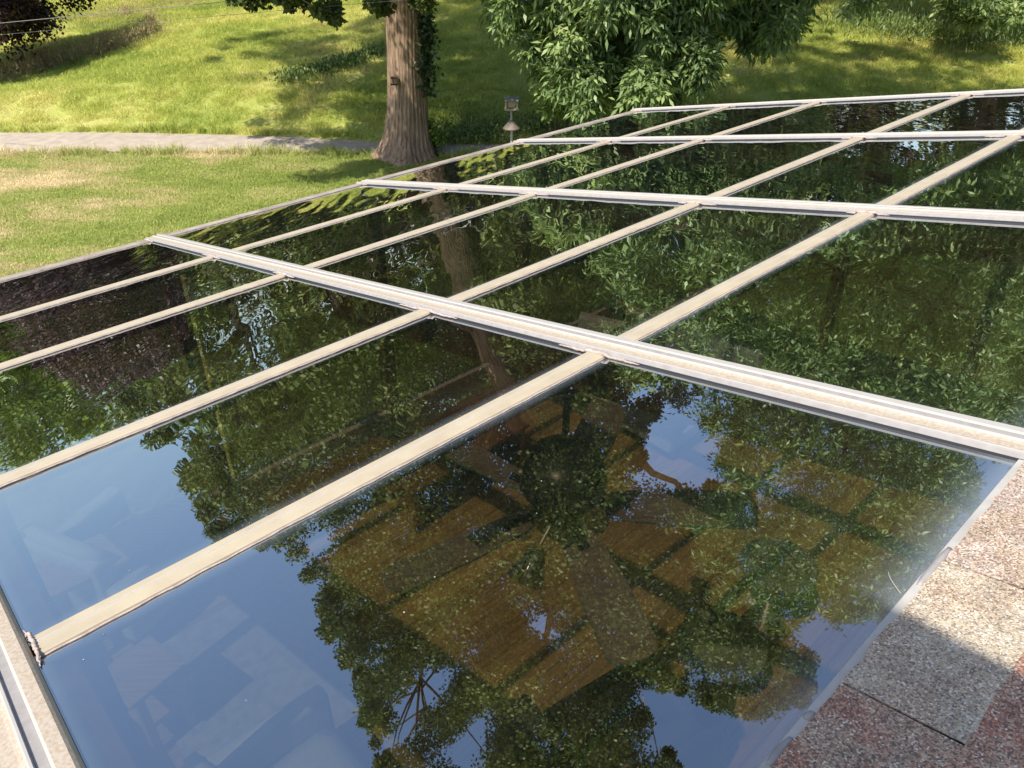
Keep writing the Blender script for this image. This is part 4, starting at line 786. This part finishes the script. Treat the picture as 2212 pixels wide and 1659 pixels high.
a_, q_ = qa(130, 1130, .7); table('console_table', .62, min(q_, 4.3), 0, 1.0, .35, .72, oak, 'light oak side table behind the pale blue armchair', 'table')
a_, q_ = qa(185, 1545, .45); table('lamp_table', max(a_, .34), q_, 12, .34, .34, .55, oak, 'small light oak table with wavy grain at the lower left', 'table')
a_, q_ = qa(900, 900, .45); table('coffee_table', a_, min(q_, 4.0), 2, 1.25, .6, .45, walnut, 'brown coffee table under the middle panes', 'table')
a_, q_ = qa(700, 985, .40); table('bench', a_, min(q_, 4.3), 0, 1.2, .32, .42, walnut, 'long slatted brown bench beside the coffee table', 'bench')
a_, q_ = qa(1590, 745, .45); a_ = min(a_, 5.2); dbq = min(q_, 4.1)
db_ = sofa('daybed', a_, dbq, 0, 1.4, 'pale blue daybed with two cushions seen below the second rafter', 'sofa', simple('pale_blue_cushion_fabric', (.45, .56, .66), .9, noise=.2, scale=30), 2)
a_, q_ = qa(1360, 660, .5); sofa('white_chair', min(a_, 5.0), min(q_, 4.1) , 200, .8, 'pale cushioned chair left of the blue daybed', 'armchair', fab, 1)
a_, q_ = qa(1560, 1390, .5); round_table('side_table', a_, q_, .26, .5, simple('dull_green_top', (.20, .25, .22), .5), 'round dull green side table near the shingle edge')
a_, q_ = qa(1680, 1230, .55); round_table('pedestal_table', a_, q_, .24, .6, simple('grey_top', (.17, .18, .18), .5), 'round grey pedestal table farther along the house wall')
# pale rug on the boards at the left
a_, q_ = qa(640, 1420, .01); rg = MB(); rg.prism(HP, (.35, 1.6), (max(q_ - .7, .4), min(q_ + .7, 4.2)), (FZ + .0015, FZ + .012)); tag(rg.obj('rug', simple('pale_rug_weave', (.46, .45, .40), .95, noise=.35, scale=14, bump=.003), None, origin=HP(1, q_, FZ)), 'pale rug on the boards seen through the sky reflection at lower left', 'rug')
# specks of dirt, seed fluff and a few dry leaves lying on the glass
mb = MB()
for k in range(45):
    i_ = 0 if random.random() < .8 else 1; a_ = random.uniform(RA[i_] + .07, RA[i_ + 1] - .07); b_ = random.uniform(.40, 2.9 if i_ == 0 else 2.0)
    if random.random() < .5: b_ = random.choice([.36 + random.expovariate(25), 1.342 + .036 + random.expovariate(30), 2.122 + .036 + random.expovariate(30)])
    r_ = random.uniform(.0006, .0015); mb.lathe(W(a_, b_, .0012), [(0, .0008), (r_, .0004), (r_ * .9, -.0002)], 5, m=random.choice([0, 0, 1]))
sp_ = mb.obj('specks', [M['white'], M['bark']], None, origin=W(.7, 1.5, 0)); tag(sp_, 'tiny pale specks of seed fluff and dirt on the nearest roof glass', 'specks', kind='stuff')
mb = MB(); mb.tube([W(.925 + .022 * t + .012 * t * t, .357 + .045 * t - .012 * t * t, .0022 + .004 * math.sin(math.pi * t)) for t in np.linspace(0, 1, 12)], [.0006] * 12, 5); tag(mb.obj('fibre', M['white'], None, origin=W(.96, .36, 0)), 'thin curved white fibre on the glass beside the head flashing', 'fibre')
for o in bpy.data.objects:
    if '_o' in o: del o['_o']
